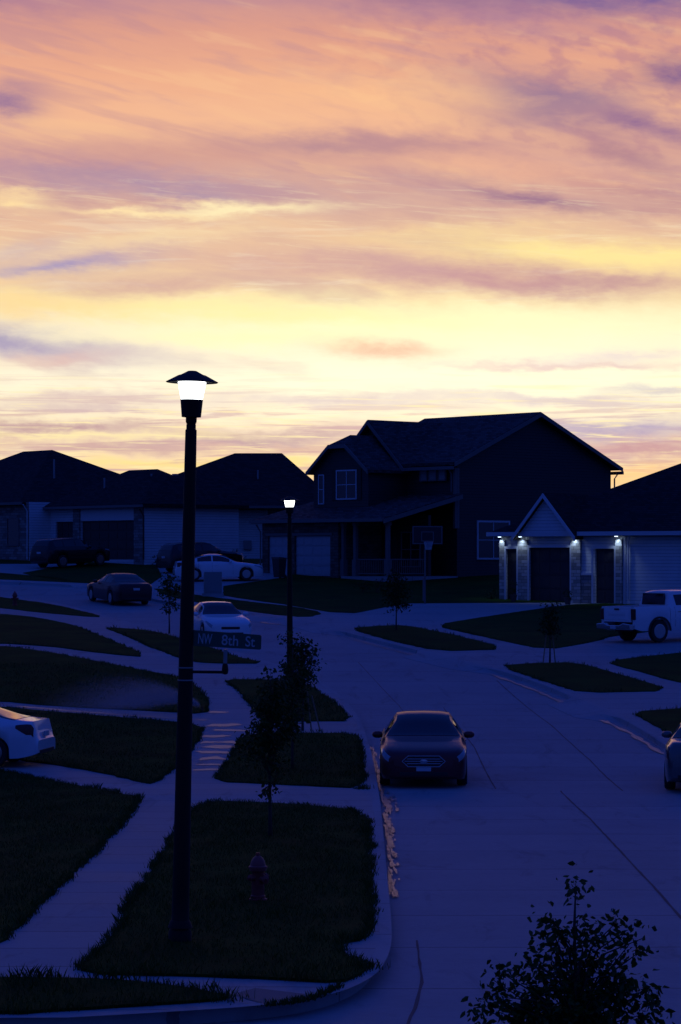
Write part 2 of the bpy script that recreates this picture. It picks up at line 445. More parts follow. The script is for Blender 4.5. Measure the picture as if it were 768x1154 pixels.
    col = mix(nmath(nt, 'MULTIPLY', wm, .42), col, lin((255,241,206)))
    # streaks of lower cloud
    st = noise(190, 9, 7, .62, -.5, 31, .5)
    sm = nmath(nt, 'MULTIPLY', ramp2(st, .49, .60), ramp2(V, 390, 490))
    col = mix(nmath(nt, 'MULTIPLY', sm, .75), col, lin((204,166,166)))
    hs = noise(120, 5.5, 6, .6, .8, 71, .4)
    hm = nmath(nt, 'MULTIPLY', nmath(nt, 'MULTIPLY', ramp2(hs, .54, .66), ramp2(V, 400, 470)), .7)
    fi = noise(80, 5, 7, .65, 4, 83, .8)
    # fine mackerel texture in the upper part
    mk = noise(34, 19, 3, .5, 14, 41, .15)
    mm = nmath(nt, 'MULTIPLY', nmath(nt, 'MULTIPLY', ramp2(mk, .44, .66), ramp2(nmath(nt, 'MULTIPLY', V, -1), -330, -60)), ramp2(U, 250, 620))
    col = mix(nmath(nt, 'MULTIPLY', mm, .42), col, lin((170,114,142)))
    edge = noise(44, 15, 6, .62, 3, 51, .5)
    blobs = [  # cu, cv, ru, rv, rot, colour, strength
        (700,-8,190,34,2,(92,78,150),1.0),(470,2,110,14,4,(150,108,140),.75),(20,8,95,22,5,(170,120,146),.8),(200,-4,160,12,0,(186,134,146),.7),
        (606,118,86,27,5,(104,80,148),1.25),(715,146,90,15,13,(140,100,146),.95),(764,94,44,20,0,(122,90,142),.9),(705,182,60,13,24,(160,114,140),.7),(520,110,60,30,10,(200,150,148),.5),(560,30,120,14,8,(170,122,150),.5),
        (2,120,44,17,0,(140,106,152),.85),(60,195,150,15,3,(178,134,158),.7),(190,178,140,14,0,(206,150,142),.5),
        (400,168,120,11,2,(158,118,146),.8),(470,172,70,12,6,(160,116,142),.6),(190,214,170,13,2,(174,142,166),.85),(90,200,90,9,2,(176,140,160),.6),(230,226,60,6,3,(160,136,170),.7),(410,236,170,18,3,(206,160,156),.5),
        (690,214,130,8,14,(180,130,144),.8),(600,228,80,8,9,(152,110,142),.85),(740,240,60,7,12,(190,140,146),.6),(560,190,170,16,6,(240,180,148),.7),(470,112,190,22,3,(255,198,144),.6),(300,132,200,18,2,(246,186,146),.45),
        (270,238,100,7,-3,(255,234,184),1.1),(160,243,90,4,3,(255,226,172),.9),(10,232,42,9,2,(255,222,164),1.0),(20,222,35,5,0,(255,220,164),.6),
        (690,290,190,17,3,(255,230,156),1.1),(500,264,130,10,-3,(252,222,160),.45),(140,275,170,9,-6,(252,222,170),.8),
        (70,304,100,13,-9,(166,150,188),1.0),(30,286,60,10,-12,(196,168,180),.6),(10,322,60,10,-3,(255,216,158),.7),(150,326,130,15,-4,(206,160,156),.75),(330,300,200,20,4,(216,170,160),.6),
        (560,316,180,17,5,(196,146,150),.9),(690,322,110,9,-2,(190,142,150),.7),(450,300,110,18,8,(205,160,160),.55),
        (520,366,300,22,0,(255,250,200),.9),(260,352,240,14,2,(255,238,168),.8),(30,346,110,12,2,(255,218,150),.7),
        (20,388,110,18,6,(160,150,186),.95),(120,402,130,16,3,(200,182,190),.6),(60,408,60,9,-3,(226,182,172),.6),
        (430,393,70,9,3,(232,178,150),.85),(280,380,160,9,0,(255,244,190),.8),
        (560,430,300,26,0,(255,253,214),.85),(640,413,150,5,1,(222,186,186),.7),(690,404,80,6,-2,(214,192,208),.5),
        (380,452,190,9,0,(216,196,196),.7),(90,450,110,9,-2,(206,176,180),.6),(640,452,140,6,2,(206,186,196),.6),(740,442,60,5,0,(190,178,196),.5),
        (690,486,120,13,-1,(184,168,190),1.0),(720,506,120,12,0,(200,154,158),.95),(60,482,140,8,1,(190,154,158),.9),(300,495,130,8,-2,(182,148,162),.9),(450,486,90,5,0,(206,170,170),.6),(100,462,130,5,1,(200,172,180),.6),
        (120,503,200,7,1,(205,166,160),.6),(330,506,70,6,0,(204,160,152),.6),(90,492,200,4,0,(255,236,170),.6),(250,522,200,6,0,(255,226,140),.8),
        (720,535,70,14,-3,(255,205,140),.8),
    ]
    for cu, cv, ru, rv, rot, c, s in blobs:
        mp = N('ShaderNodeMapping'); mp.vector_type = 'TEXTURE'
        mp.inputs['Location'].default_value = (cu, cv, 0); mp.inputs['Rotation'].default_value = (0,0,math.radians(rot)); mp.inputs['Scale'].default_value = (ru, rv, 1)
        L.new(uvw.outputs[0], mp.inputs[0])
        d = N('ShaderNodeVectorMath'); d.operation = 'DOT_PRODUCT'; L.new(mp.outputs[0], d.inputs[0]); L.new(mp.outputs[0], d.inputs[1])
        q = nmath(nt, 'EXPONENT', nmath(nt, 'MULTIPLY', d.outputs['Value'], -1.0))
        q = nmath(nt, 'MULTIPLY', q, nmath(nt, 'MULTIPLY_ADD', edge, 1.3, .42))
        q = nmath(nt, 'MULTIPLY', q, s*.9, clamp=True)
        col = mix(q, col, lin(c))
    col = mix(hm, col, lin((255,236,176)))
    fm = nmath(nt, 'MULTIPLY', nmath(nt, 'MULTIPLY', ramp2(fi, .50, .70), ramp2(V, 185, 225)), ramp2(nmath(nt, 'MULTIPLY', V, -1), -330, -270))
    col = mix(nmath(nt, 'MULTIPLY', fm, .24), col, lin((255,236,188)))
    # the afterglow is brightest low down, a little right of centre
    gu = nmath(nt, 'DIVIDE', nmath(nt, 'SUBTRACT', U, 470), 420); gv = nmath(nt, 'DIVIDE', nmath(nt, 'SUBTRACT', V, 440), 110)
    gl = nmath(nt, 'EXPONENT', nmath(nt, 'MULTIPLY', nmath(nt, 'ADD', nmath(nt, 'MULTIPLY', gu, gu), nmath(nt, 'MULTIPLY', gv, gv)), -1))
    gain = nmath(nt, 'MULTIPLY_ADD', gl, .14, 1.0)
    vm = N('ShaderNodeVectorMath'); vm.operation = 'SCALE'; L.new(col, vm.inputs[0]); L.new(gain, vm.inputs['Scale'])
    front = vm.outputs[0]
    # the rest of the dome: deep blue dusk, the glow fading with azimuth and height
    blue = N('ShaderNodeValToRGB'); b = blue.color_ramp
    eln = nmath(nt, 'DIVIDE', el, PI/2, clamp=True); L.new(eln, blue.inputs['Fac'])
    b.elements[0].position = 0; b.elements[0].color = (.015,.036,.225,1)
    b.elements[1].position = 1; b.elements[1].color = (.005,.030,.31,1)
    e = b.elements.new(.2); e.color = (.010,.036,.275,1)
    e = b.elements.new(.5); e.color = (.006,.031,.29,1)
    a2 = nmath(nt, 'ABSOLUTE', az)
    fa = ramp2(nmath(nt, 'MULTIPLY', a2, -1), -.50, -.16)
    fe = ramp2(nmath(nt, 'MULTIPLY', el, -1), -.34, -.21)
    bgb = N('ShaderNodeBackground'); bgb.inputs['Strength'].default_value = 1.0; L.new(blue.outputs['Color'], bgb.inputs['Color'])
    bgf = N('ShaderNodeBackground'); bgf.inputs['Strength'].default_value = 1.0; L.new(front, bgf.inputs['Color'])
    bg = N('ShaderNodeMixShader'); L.new(nmath(nt, 'MULTIPLY', fa, fe), bg.inputs[0]); L.new(bgb.outputs[0], bg.inputs[1]); L.new(bgf.outputs[0], bg.inputs[2])
    # a faint physical twilight sky on top of the clouds
    sky = N('ShaderNodeTexSky'); sky.sky_type = 'NISHITA'; sky.sun_disc = False
    sky.sun_elevation = math.radians(-3); sky.sun_rotation = 0
    bg2 = N('ShaderNodeBackground'); bg2.inputs['Strength'].default_value = .05; L.new(sky.outputs[0], bg2.inputs['Color'])
    ad = N('ShaderNodeAddShader'); L.new(bg.outputs[0], ad.inputs[0]); L.new(bg2.outputs[0], ad.inputs[1])
    out = N('ShaderNodeOutputWorld'); L.new(ad.outputs[0], out.inputs['Surface'])
    w.cycles.sampling_method = 'MANUAL'; w.cycles.sample_map_resolution = 1024
world()

# ------------------------------------------------------------------ ground, road, blocks
def strip_ground():
    mb = MB(); ys = [-600]+CUT+[400,1500,6000]
    vs = []
    for y in ys:
        z = gz(y)-.24
        vs += [(-4000,y,z),(4000,y,z)]
    return mb.add(vs, [(2*i,2*i+1,2*i+3,2*i+2) for i in range(len(ys)-1)])
g = strip_ground().build('ground', M['soil']); g['kind'] = 'structure'
sheet('road', [[(-90,-38),(90,-38),(90,171),(-90,171)]], M['road'], -.14)

LK = [(-700,655),(-300,660),(-100,664),(0,669),(60,678),(115,693),(170,709),(204,716),(240,726),(270,737),(299,746),(348,762),
      (380,783),(399,806),(410,835),(417,868),(421,900),(424,950),(427,1005),(429,1044)]
LKW = W(LK)
corner = W([(428,1066),(420,1086),(404,1103),(365,1120),(300,1131)])
LEFT_LINE = LKW+corner+[at(200,1138),at(0,1149),(-90,22.6)]
RK = [(-700,641),(-300,647),(-100,652),(0,655),(93,659),(170,674),(230,684),(282,694),(350,700),(392,713),(440,725),(492,738),
      (545,750),(600,766),(655,788),(709,812),(754,841),(802,868)]
RKW = W(RK)
RIGHT_LINE = RKW+[(8.72,53),(8.85,45),(8.9,34),(9.3,29.5),(10.5,26.6),(12.8,25),(17,24.6),(90,24.6)]
def resample(line, step=.7, it=2):
    pts = line[:]
    for _ in range(it):
        q = [pts[0]]
        for a, b in zip(pts, pts[1:]):
            q += [(a[0]*.75+b[0]*.25, a[1]*.75+b[1]*.25), (a[0]*.25+b[0]*.75, a[1]*.25+b[1]*.75)]
        pts = q+[pts[-1]]
    return smooth_poly(pts, step, 0, closed=False)
LL = resample(LEFT_LINE); RL = resample(RIGHT_LINE)
sheet('pavement', [LL+[(-90,30)]], M['walk'], 0, .3)
sheet('pavement', [RL+[(90,171),(-90,171)]], M['walk'], 0, .3)
sheet('lawn', [[(-90,-38),(90,-38),(90,14.2),(-90,14.2)]], M['lawn'], .03, .35)

def kerb(line, side, low):
    """low(x, y) -> 1 where the kerb is dropped for a driveway"""
    hi = [(-.13,.006),(0,.006),(.03,-.005),(.06,-.115),(.08,-.128),(.26,-.133),(.27,-.20)]
    lo = [(-.13,.006),(0,.004),(.25,-.03),(.50,-.07),(.75,-.10),(1.0,-.131),(1.01,-.20)]
    pts = [Vector((x,y,0)) for x, y in line]; vs = []; n = len(hi); prev = None
    for i, p in enumerate(pts):
        d = (pts[min(i+1,len(pts)-1)]-pts[max(i-1,0)]).normalized()
        nrm = Vector((d.y,-d.x,0))*side
        a = low(p.x, p.y)
        for (o0,z0),(o1,z1) in zip(hi, lo):
            q = p+nrm*(o0*(1-a)+o1*a); vs.append((q.x, q.y, gz(q.y)+z0*(1-a)+z1*a))
    fs = [(i*n+k,i*n+k+1,(i+1)*n+k+1,(i+1)*n+k) for i in range(len(pts)-1) for k in range(n-1)]
    o = MB().add(vs, fs).build('kerb', M['kerb'], smooth=False); o['kind'] = 'structure'
def Dpy(py): return at(0, py)[1]
def spans(rs):
    rs = [(Dpy(b), Dpy(a)) for a, b in rs]     # a<b in rows -> far, near
    def f(x, y):
        v = 0
        for n_, f_ in rs:
            t = min((y-n_)/.6+.5, (f_-y)/.6+.5); v = max(v, min(1, max(0, t)))
        return v
    return f
lowL = spans([(746,765),(811,827),(887,914),(1056,1175),(694,707)])
lowR = spans([(693,711),(735,752),(786,806),(660,672)])
kerb(LL, -1 if LL[0][0] < LL[-1][0] else 1, lowL)
kerb(RL, 1, lowR)

# lawns: outlines seen in the photograph, projected on the ground
def lawn(pts, extra=None, jit=.05, seg=.35, px=True):
    w = W(pts) if px else pts
    if extra: w = extra(w)
    w = smooth_poly(chaikin(w, 1), seg, jit)
    return w
big = [(227,903),(330,907),(414,915),(418,970),(420,1029),(419,1046),(410,1060),(384,1064),(388,1078),(414,1089),(410,1098),(384,1109),(300,1104),(220,1101),(88,1098),(105,1080),(135,1045),(160,1000),(200,935)]
p_big = lawn(big)
p_c = lawn([(271,831),(300,827),(404,827),(408,845),(412,889),(330,885),(238,881),(255,862),(268,840)])
p_d = lawn([(251,766),(316,767),(352,774),(378,792),(398,813),(350,813),(296,814),(284,795),(268,778)])
p_e = lawn([(117,707),(170,711),(200,719),(236,730),(268,741),(298,748),(250,748),(217,746),(198,740),(168,729),(140,716)])
p_f = lawn([(-60,665),(0,673),(60,681),(113,694),(112,696),(50,691),(0,685),(-60,680)])
left_a = smooth_poly(W([(0,868),(60,881),(120,892),(158,900),(146,922),(100,968),(50,1017),(0,1063)])+[(-30,27.3),(-30,Dpy(850))], .3, .05)
left_b = smooth_poly(chaikin(W([(0,797),(40,801),(120,808),(232,817),(222,838),(196,868),(172,884),(160,882),(110,870),(55,861),(0,854)])+[(-30,Dpy(845)),(-30,Dpy(790))],1), .4, .05)
left_c = smooth_poly(chaikin(W([(0,728),(45,734),(85,741),(150,754),(200,763),(217,770),(227,780),(235,792),(235,805),(160,801),(60,796),(0,790)])+[(-30,Dpy(784)),(-30,Dpy(722))],1), .5, .05)
left_d = smooth_poly(chaikin(W([(0,692),(40,696),(81,704),(120,720),(168,741),(120,737),(60,729),(0,725)])+[(-30,Dpy(718)),(-32,Dpy(686))],1), .6, .05)
tongue = smooth_poly(chaikin(W([(0,1104),(90,1105),(150,1108),(215,1116),(262,1126),(230,1130),(120,1137),(0,1145)])+[(-30,22.85),(-30,26.5)],1), .25, .05)
NEAR_LAWNS = [p_big, p_c, p_d, left_a, left_b, tongue]
sheet('lawn', [p_big, p_c, p_d, p_e, p_f, left_a, left_b, left_c, left_d, tongue], M['lawn'], .03, .06)
p1 = lawn([(170,662),(228,672),(262,676),(332,684),(366,691),(346,696),(300,692),(236,681),(190,672)])
p2 = smooth_poly(W([(252,661),(322,651),(330,645)])+[(-3,171),(90,171)]+[at(900,679),at(700,679),at(690,679.5),(at(640,679)),at(461,680),at(436,684),at(400,691),at(373,690),at(320,681),at(252,671)], .7, .03)
p3 = lawn([(394,709),(425,706),(456,705),(497,713),(574,732),(492,734),(440,722)])
p4 = smooth_poly(chaikin(W([(488,705),(550,695),(636,682),(700,680)])+[at(900,680),at(900,702),at(768,708),at(690,717),at(672,723),at(615,733),at(550,719)],1), .6, .04)
p5 = lawn([(562,751),(600,748),(649,747),(700,761),(760,779),(655,781),(620,770)])
p6 = smooth_poly(chaikin(W([(681,746),(768,736),(900,724),(900,800),(768,770),(720,757)]),1), .6, .04)
p7 = smooth_poly(chaikin(W([(712,803),(768,799),(900,792),(990,940),(860,886),(768,834),(735,816)]),1), .5, .04)
pl = smooth_poly(W([(26,646),(60,640),(140,633),(176,637),(183,650),(168,660),(93,657),(50,652)]), .8, .03)
pl0 = smooth_poly(W([(-300,636),(-100,640),(0,646),(60,651),(93,657),(0,653),(-100,650),(-300,645)]), .8, .03)
sheet('lawn', [p1, p2, p3, p4, p5, p6, p7, pl, pl0, [(-90,156),(-12,158),(-6,150),(-3,171),(-90,171)]], M['lawn'], .03, .06)

# road joints sealed with tar, and wet runoff
def ribbon(pts, w, dz, material, name, wj=0, px=True):
    ws = W(pts) if px else pts
    ws = smooth_poly(ws, .5, 0, closed=False); L_, R_ = [], []
    for i, p in enumerate(ws):
        a = ws[max(i-1,0)]; b = ws[min(i+1,len(ws)-1)]; d = Vector((b[0]-a[0], b[1]-a[1], 0)).normalized()
        h = w/2*(1+(random.uniform(-wj,wj) if wj else 0))
        L_.append((p[0]-d.y*h, p[1]+d.x*h)); h = w/2*(1+(random.uniform(-wj,wj) if wj else 0)); R_.append((p[0]+d.y*h, p[1]-d.x*h))
    return L_+R_[::-1]
joints = [ribbon([(632,884),(665,914),(700,950),(740,991),(775,1030),(840,1105)], .035, 0, None, '', .4),
          ribbon([(500,792),(535,836),(559,882)], .030, 0, None, '', .4),
          ribbon([(560,762),(622,812),(665,850),(702,884)], .030, 0, None, '', .4),
          ribbon([(404,742),(450,790),(500,848)], .02, 0, None, '', .4),
          ribbon([(470,1046),(476,1092),(468,1120),(448,1160)], .03, 0, None, '', .6)]
sheet('road_joints', joints, M['joint'], -.136)
wet = []
gl_ = W([(417,838),(425,868),(430,888),(433,912),(436,935),(438,958),(438,985),(438,1000)])
gl_ = smooth_poly(gl_, .1, 0, closed=False)
for _ in range(300):
    k = random.random()**.9; a_ = gl_[int(k*(len(gl_)-1))]
    off = abs(random.gauss(0, .07))*(1.8 if .35 < k < .5 else .8); w_ = random.uniform(.012,.05)*(1-.5*k); l_ = random.uniform(.10,.60)
    cx_, cy_ = a_[0]+.0+off, a_[1]+random.uniform(-.1,.1)
    wet.append([(cx_+w_*math.cos(t)*random.uniform(.6,1.2), cy_+l_*math.sin(t)*random.uniform(.6,1.2)) for t in [2*PI*j/9 for j in range(9)]])
damp = [ribbon([(552,755),(600,772),(655,795),(709,820),(748,844)], .14, 0, None, '', .8),
        ribbon([(680,788),(715,792),(765,800)], 1.0, 0, None, '', .5),
        ribbon([(395,716),(440,728),(492,741)], .10, 0, None, '', .8),
        ribbon([(250,688),(300,699),(350,703)], .2, 0, None, '', .6)]
sheet('damp_gutter', damp, M['damp'], -.121)
for i_ in range(3):
    sheet('wet_runoff', wet[i_::3], M['damp2'], -.112+.002*i_)
sheet('ramp_panel', [W([(262,1121),(288,1114),(346,1121),(301,1133)])], M['ramp'], .006)
wp = []
for k, y0 in enumerate((817,823,829,836,841,848,855,862,868)):
    x0 = 240-(y0-816)*.42+random.uniform(-6,6); L_ = random.uniform(26,44)
    wp.append(ribbon([(x0,y0),(x0+L_*.5,y0+random.uniform(-1,1)),(x0+L_,y0+random.uniform(-.6,.6))], random.uniform(.3,.7), 0, None, '', .8))
wp.append(ribbon([(231,803),(240,802.5),(256,803)], .45, 0, None, '', .4))
wp.append(ribbon([(20,796),(120,804.5),(232,812)], .22, 0, None, '', .5))
wp2 = []
sheet('wet_film', wp, M['damp'], .006)
# ------------------------------------------------------------------ house kit
def wall_open(mb, u0, u1, z0, z1, ops, v0, v1, along='x'):
    """wall slab between v0 and v1 (thickness) with rectangular openings (a, b, c, d) = u from a to b, z from c to d"""
    us = sorted({u0, u1, *[o[0] for o in ops], *[o[1] for o in ops]})
    for a, b in zip(us, us[1:]):
        if b-a < 1e-6: continue
        m = (a+b)/2
        col = sorted([(o[2], o[3]) for o in ops if o[0] < m < o[1]])
        z = z0
        for c, d in col+[(z1, z1)]:
            if c-z > 1e-6:
                if along == 'x': mb.box(a, b, v0, v1, z, c)
                else: mb.box(v0, v1, a, b, z, c)
            z = d
    return mb
def hip_roof(mb, x0, x1, y0, y1, z, pitch, th=.2):
    """closed hip roof over the rectangle, eaves at height z"""
    w, d = x1-x0, y1-y0
    h = min(w, d)/2
    if w >= d: r = [(x0+h, y0+h, z+th+h*pitch), (x1-h, y0+h, z+th+h*pitch)]
    else: r = [(x0+h, y0+h, z+th+h*pitch), (x0+h, y1-h, z+th+h*pitch)]
    b = [(x0,y0),(x1,y0),(x1,y1),(x0,y1)]
    vs = [(x,y,z) for x,y in b]+[(x,y,z+th) for x,y in b]+r
    fs = [(3,2,1,0),(0,1,5,4),(1,2,6,5),(2,3,7,6),(3,0,4,7)]
    if w >= d: fs += [(4,5,9,8),(5,6,9),(6,7,8,9),(7,4,8)]
    else: fs += [(4,5,8),(5,6,9,8),(6,7,9),(7,4,8,9)]
    return mb.add(vs, fs)
def gable_slabs(mb, c, half, z_eave, rise, a, b, axis, over=.35, th=.16):
    """two roof slabs; ridge runs along `axis` from a to b, centred on c, eaves at +-half"""
    p = rise/half; e = half+over; ze = z_eave-over*p; zr = z_eave+rise
    for s in (-1, 1):
        poly = [(c+s*e, ze), (c+s*e, ze+th), (c, zr+th*1.15), (c, zr)]
        if axis == 'y': mb.prism(poly, 'y', a, b)
        else: mb.prism(poly, 'x', a, b)
    return mb
def pane_window(parent, x0, x1, z0, z1, y, out=-1, along='x', cols=2, rows=2, fr=.07, mt=None, label=None, pane=None):
    """framed window set in a wall face at y; out = direction the face looks"""
    m = MB()
    def bx(u0, u1, w0, w1, a, b):
        lo, hi = sorted((y+out*a, y+out*b))
        if along == 'x': m.box(u0, u1, lo, hi, w0, w1)
        else: m.box(lo, hi, u0, u1, w0, w1)
    bx(x0-fr, x0, z0-fr, z1+fr, -.05, .05); bx(x1, x1+fr, z0-fr, z1+fr, -.05, .05)
    bx(x0, x1, z1, z1+fr, -.05, .05); bx(x0, x1, z0-fr, z0, -.05, .07)
    for k in range(1, cols):
        u = x0+(x1-x0)*k/cols; bx(u-.025, u+.025, z0, z1, -.03, .035)
    for k in range(1, rows):
        w = z0+(z1-z0)*k/rows; bx(x0, x1, w-.02, w+.02, -.03, .030)
    f = m.build('window', mt or M['trim'], parent)
    if label: f['label'] = label
    g = MB(); lo, hi = sorted((y+out*.004, y+out*.016))
    if along == 'x': g.box(x0, x1, lo, hi, z0, z1)
    else: g.box(lo, hi, x0, x1, z0, z1)
    g.build('pane', pane or M['winglass'], f)
    return f
def garage_door(parent, x0, x1, z1, y, material, z0=0, panels=4, cols=4, label=None):
    m = MB(); h = (z1-z0)/panels
    for k in range(panels):
        m.box(x0, x1, y, y+.05, z0+k*h+.012, z0+(k+1)*h-.012)
        w = (x1-x0)/cols
        for c in range(cols):
            m.box(x0+c*w+.09, x0+(c+1)*w-.09, y-.018, y, z0+k*h+.10, z0+(k+1)*h-.10)
    m.box(x0, x1, y+.051, y+.08, z0, z1)
    o = m.build('garage_door', material, parent)
    if label: o['label'] = label
    return o
def downspout(parent, x, y, z0, z1, kick=(0,-.4), mt=None):
    MB().tube([(x,y,z0+.2),(x,y,z1-.45),(x+kick[0],y+kick[1],z1-.05)], .045, 6).build('downspout', mt or M['trim'], parent)
def vent(parent, x, y, z, h=.5, name='vent_pipe'):
    MB().tube([(x,y,z-.4),(x,y,z+h)], .06, 8).add([], []).build(name, M['metalgrey'], parent)

# ---- the two-storey dark house in the middle
S = 1.09
hz = -.93+EYE
H2 = empty('two_storey_house', (6.24,145,hz), math.atan2(-.749,.663),
           'dark two-storey house with steep gable end, clipped dormer bay and covered front porch', 'house')
eu, er = 6.22, 8.98; Wd = 12.6; mid = Wd/2
def gwall(x0, x1, y0, y1, ze, zr, c, mb, axis='y'):
    mb.prism([(y0,-2.2),(y1,-2.2),(y1,ze),(c,zr),(y0,ze)], 'x', x0, x1); return mb
m = MB()
m.prism([(.15,-2.2),(Wd-.15,-2.2),(Wd-.15,eu-.05),(mid,er-.15),(.15,eu-.05)], 'x', -8.8, 0)
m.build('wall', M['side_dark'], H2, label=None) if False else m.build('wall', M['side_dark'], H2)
bx0, bx1 = -7.9*S, -3.7*S; by = -2.5*S; bc = (bx0+bx1)/2
# projecting upper bay with its clipped gable
hw = (bx1-bx0)/2
m = MB(); m.prism([(bx0,2.2),(bx1,2.2),(bx1,5.95),(bc+.62,7.05),(bc-.62,7.05),(bx0,5.95)], 'y', by, .14)
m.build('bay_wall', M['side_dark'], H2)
# cross gable wall
cgx, cgh = -6.07*S, 2.45*S
m = MB(); m.prism([(cgx-cgh,5.9),(cgx+cgh,5.9),(cgx+cgh,6.1),(cgx,8.5),(cgx-cgh,6.1)], 'y', -.02, 4.2)
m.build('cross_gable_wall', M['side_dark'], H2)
m = MB(); gable_slabs(m, mid, mid, eu, er-eu, -8.8-.3, .38, 'x', over=.42)
gable_slabs(m, cgx, cgh, 6.12, 2.46, -.45, mid, 'y', over=.3)
m.build('roof', M['roof2'], H2)
m = MB()
for s in (-1, 1):
    e = bc+s*(hw+.3)
    m.prism([(e,5.66),(e,5.84),(bc+s*.68,7.27),(bc+s*.68,7.09)], 'y', by-.3, .5)
m.box(bc-.68, bc+.68, by-.3, .5, 7.09, 7.26)
m.prism([(bc-.7,7.27),(bc+.7,7.27),(bc,7.85)], 'y', by+.7, .5)
m.add([(bc-.7,by-.3,7.272),(bc+.7,by-.3,7.272),(bc,by+.72,7.85),(bc-.7,by+.72,7.272),(bc+.7,by+.72,7.272)], [(0,1,2),(0,2,3),(1,4,2),(0,3,4,1),(3,2,4)])
m.build('bay_roof', M['roof2'], H2)
# light bargeboards
def rake(mb, c, half, z_eave, rise, y0, y1, axis, over, th=.14, lift=.0):
    p = rise/half; e = half+over; ze = z_eave-over*p
    for s in (-1, 1):
        poly = [(c+s*e, ze-.09+lift), (c+s*e, ze+th+lift), (c, z_eave+rise+th+lift), (c, z_eave+rise-.09+lift)]
        mb.prism(poly, axis, y0, y1)
m = MB(); rake(m, mid, mid, eu, er-eu, .385, .44, 'x', .42); m.build('bargeboard', M['greytrim'], H2)
m = MB(); rake(m, cgx, cgh, 6.12, 2.46, -.51, -.455, 'y', .3); m.build('bargeboard', M['greytrim'], H2)
m = MB()
for s in (-1, 1):
    e = bc+s*(hw+.3)
    m.prism([(e,5.60),(e,5.81),(bc+s*.68,7.29),(bc+s*.68,7.07)], 'y', by-.36, by-.305)
m.box(bc-.68, bc+.68, by-.36, by-.305, 7.07, 7.29)
m.build('bay_bargeboard', M['greytrim'], H2)
m = MB(); m.box(-3.75*S, .36, -.55, -.42, eu-.42, eu-.24); m.build('gutter', M['greytrim'], H2)
m = MB(); m.box(-8.8, .36, Wd+.44, Wd+.56, eu-.42, eu-.24); m.build('gutter', M['greytrim'], H2)
pane_window(H2, -6.05*S, -4.62*S, 4.30, 5.80, by, cols=2, rows=2, fr=.08, label='upper bay window with white grille')
pane_window(H2, -7.45*S, -7.12*S, 4.05, 5.60, by, cols=1, rows=2, fr=.06)
for a in (-6.45*S, -4.53*S): m = MB(); m.box(a, a+.31*S, by-.04, by+.01, 4.2, 5.9); m.build('shutter', M['blackplastic'], H2)
for t0, t1 in ((.70,1.14),(1.36,1.86),(2.06,2.5)):
    pane_window(H2, -t1*S, -t0*S, 5.28, 5.92, -.01, cols=1, rows=1, fr=.07, mt=M['greytrim'], pane=M['winreflect'])
m = MB(); m.box(-.14,.02,-.02,.16,2.6,5.9); m.box(-.02,.03,.16,.30,2.6,5.9); m.build('corner_board', M['greytrim'], H2)
pane_window(H2, 1.75, 4.1, 1.0, 2.95, .0, out=1, along='y', cols=2, rows=2, fr=.10, label='side window with white frame and grille')
# lower floor: garage block and porch, one long shed roof
fy = -4.7*S
m = MB()
wall_open(m, -9.4*S, -3.5*S, -1.6, 2.98, [(-6.85*S,-4.1*S,-.02,2.2),(-8.95*S,-7.25*S,-.02,2.2)], fy, fy+.25)
m.box(-9.4*S, -9.4*S+.25, fy+.25, 1.5, -1.6, 3.2); m.box(-3.5*S-.25, -3.5*S, fy+.25, .1, -1.6, 3.2)
m.box(-9.4*S, -8.8, 1.25, 1.5, -1.6, 3.6)
m.build('garage_wall', M['stonedark'], H2)
garage_door(H2, -6.85*S, -4.1*S, 2.2, fy+.13, M['gdoor']); garage_door(H2, -8.95*S, -7.25*S, 2.2, fy+.13, M['gdoor'], cols=3)
for a, b in ((-7.0*S,-3.95*S),(-9.1*S,-7.1*S)): m = MB(); m.box(a,b,fy-.04,fy-.002,2.22,2.36); m.build('door_lintel', M['greytrim'], H2)
m = MB(); m.prism([(fy-.55,2.90),(fy-.55,3.10),(.13,4.50),(.13,4.30)], 'x', -9.75*S, .45)
m.prism([(.14,4.30),(.14,4.50),(2.2,4.1),(2.2,3.9)], 'x', -9.75*S, -8.82)
m.build('porch_roof', M['roof2'], H2)
m = MB(); m.prism([(fy-.6,2.82),(fy-.6,3.04),(.12,4.44),(.12,4.20)], 'x', .452, .50); m.box(-9.75*S, .45, fy-.66, fy-.555, 2.92, 3.10)
m.build('porch_fascia', M['greytrim'], H2)
m = MB(); m.box(-3.3*S, .25, fy, -.05, -1.8, .0); m.build('porch_floor', M['kerb'], H2)
m = MB(); m.box(-3.4*S, 0, -2.0, -1.8, 0, 3.3); m.build('porch_wall', M['side_dark'], H2)
pane_window(H2, -1.9*S, -.6*S, .55, 2.35, -2.0, cols=2, rows=2, fr=.07, mt=M['greytrim'])
m = MB(); m.box(-3.15*S, -2.25*S, -2.06, -2.004, .02, 2.15); m.build('front_door', M['gdark'], H2)
for px_ in (-3.35*S, -2.45*S, -.1):
    m = MB(); m.box(px_-.10, px_+.10, fy+.15, fy+.35, .0, 2.88); m.box(px_-.15, px_+.15, fy+.10, fy+.40, .0, .9); m.box(px_-.14,px_+.14,fy+.11,fy+.39,2.72,2.9)
    m.build('porch_column', M['greytrim'], H2, bevel=.01)
m = MB()
for a, b in ((-2.3*S, -.25),):
    m.box(a, b, fy+.22, fy+.28, .88, .94); m.box(a, b, fy+.22, fy+.28, .12, .17)
    n = int((b-a)/.14)
    for k in range(1, n): m.box(a+k*.14-.012, a+k*.14+.012, fy+.24, fy+.26, .17, .88)
m.box(-.13,-.07,fy+.4,-2.1,.88,.94); m.box(-.13,-.07,fy+.4,-2.1,.12,.17)
for k in range(1, 18): m.box(-.11,-.09,fy+.4+k*.14-.012,fy+.4+k*.14+.012,.17,.88)
m.build('railing', M['greytrim'], H2)
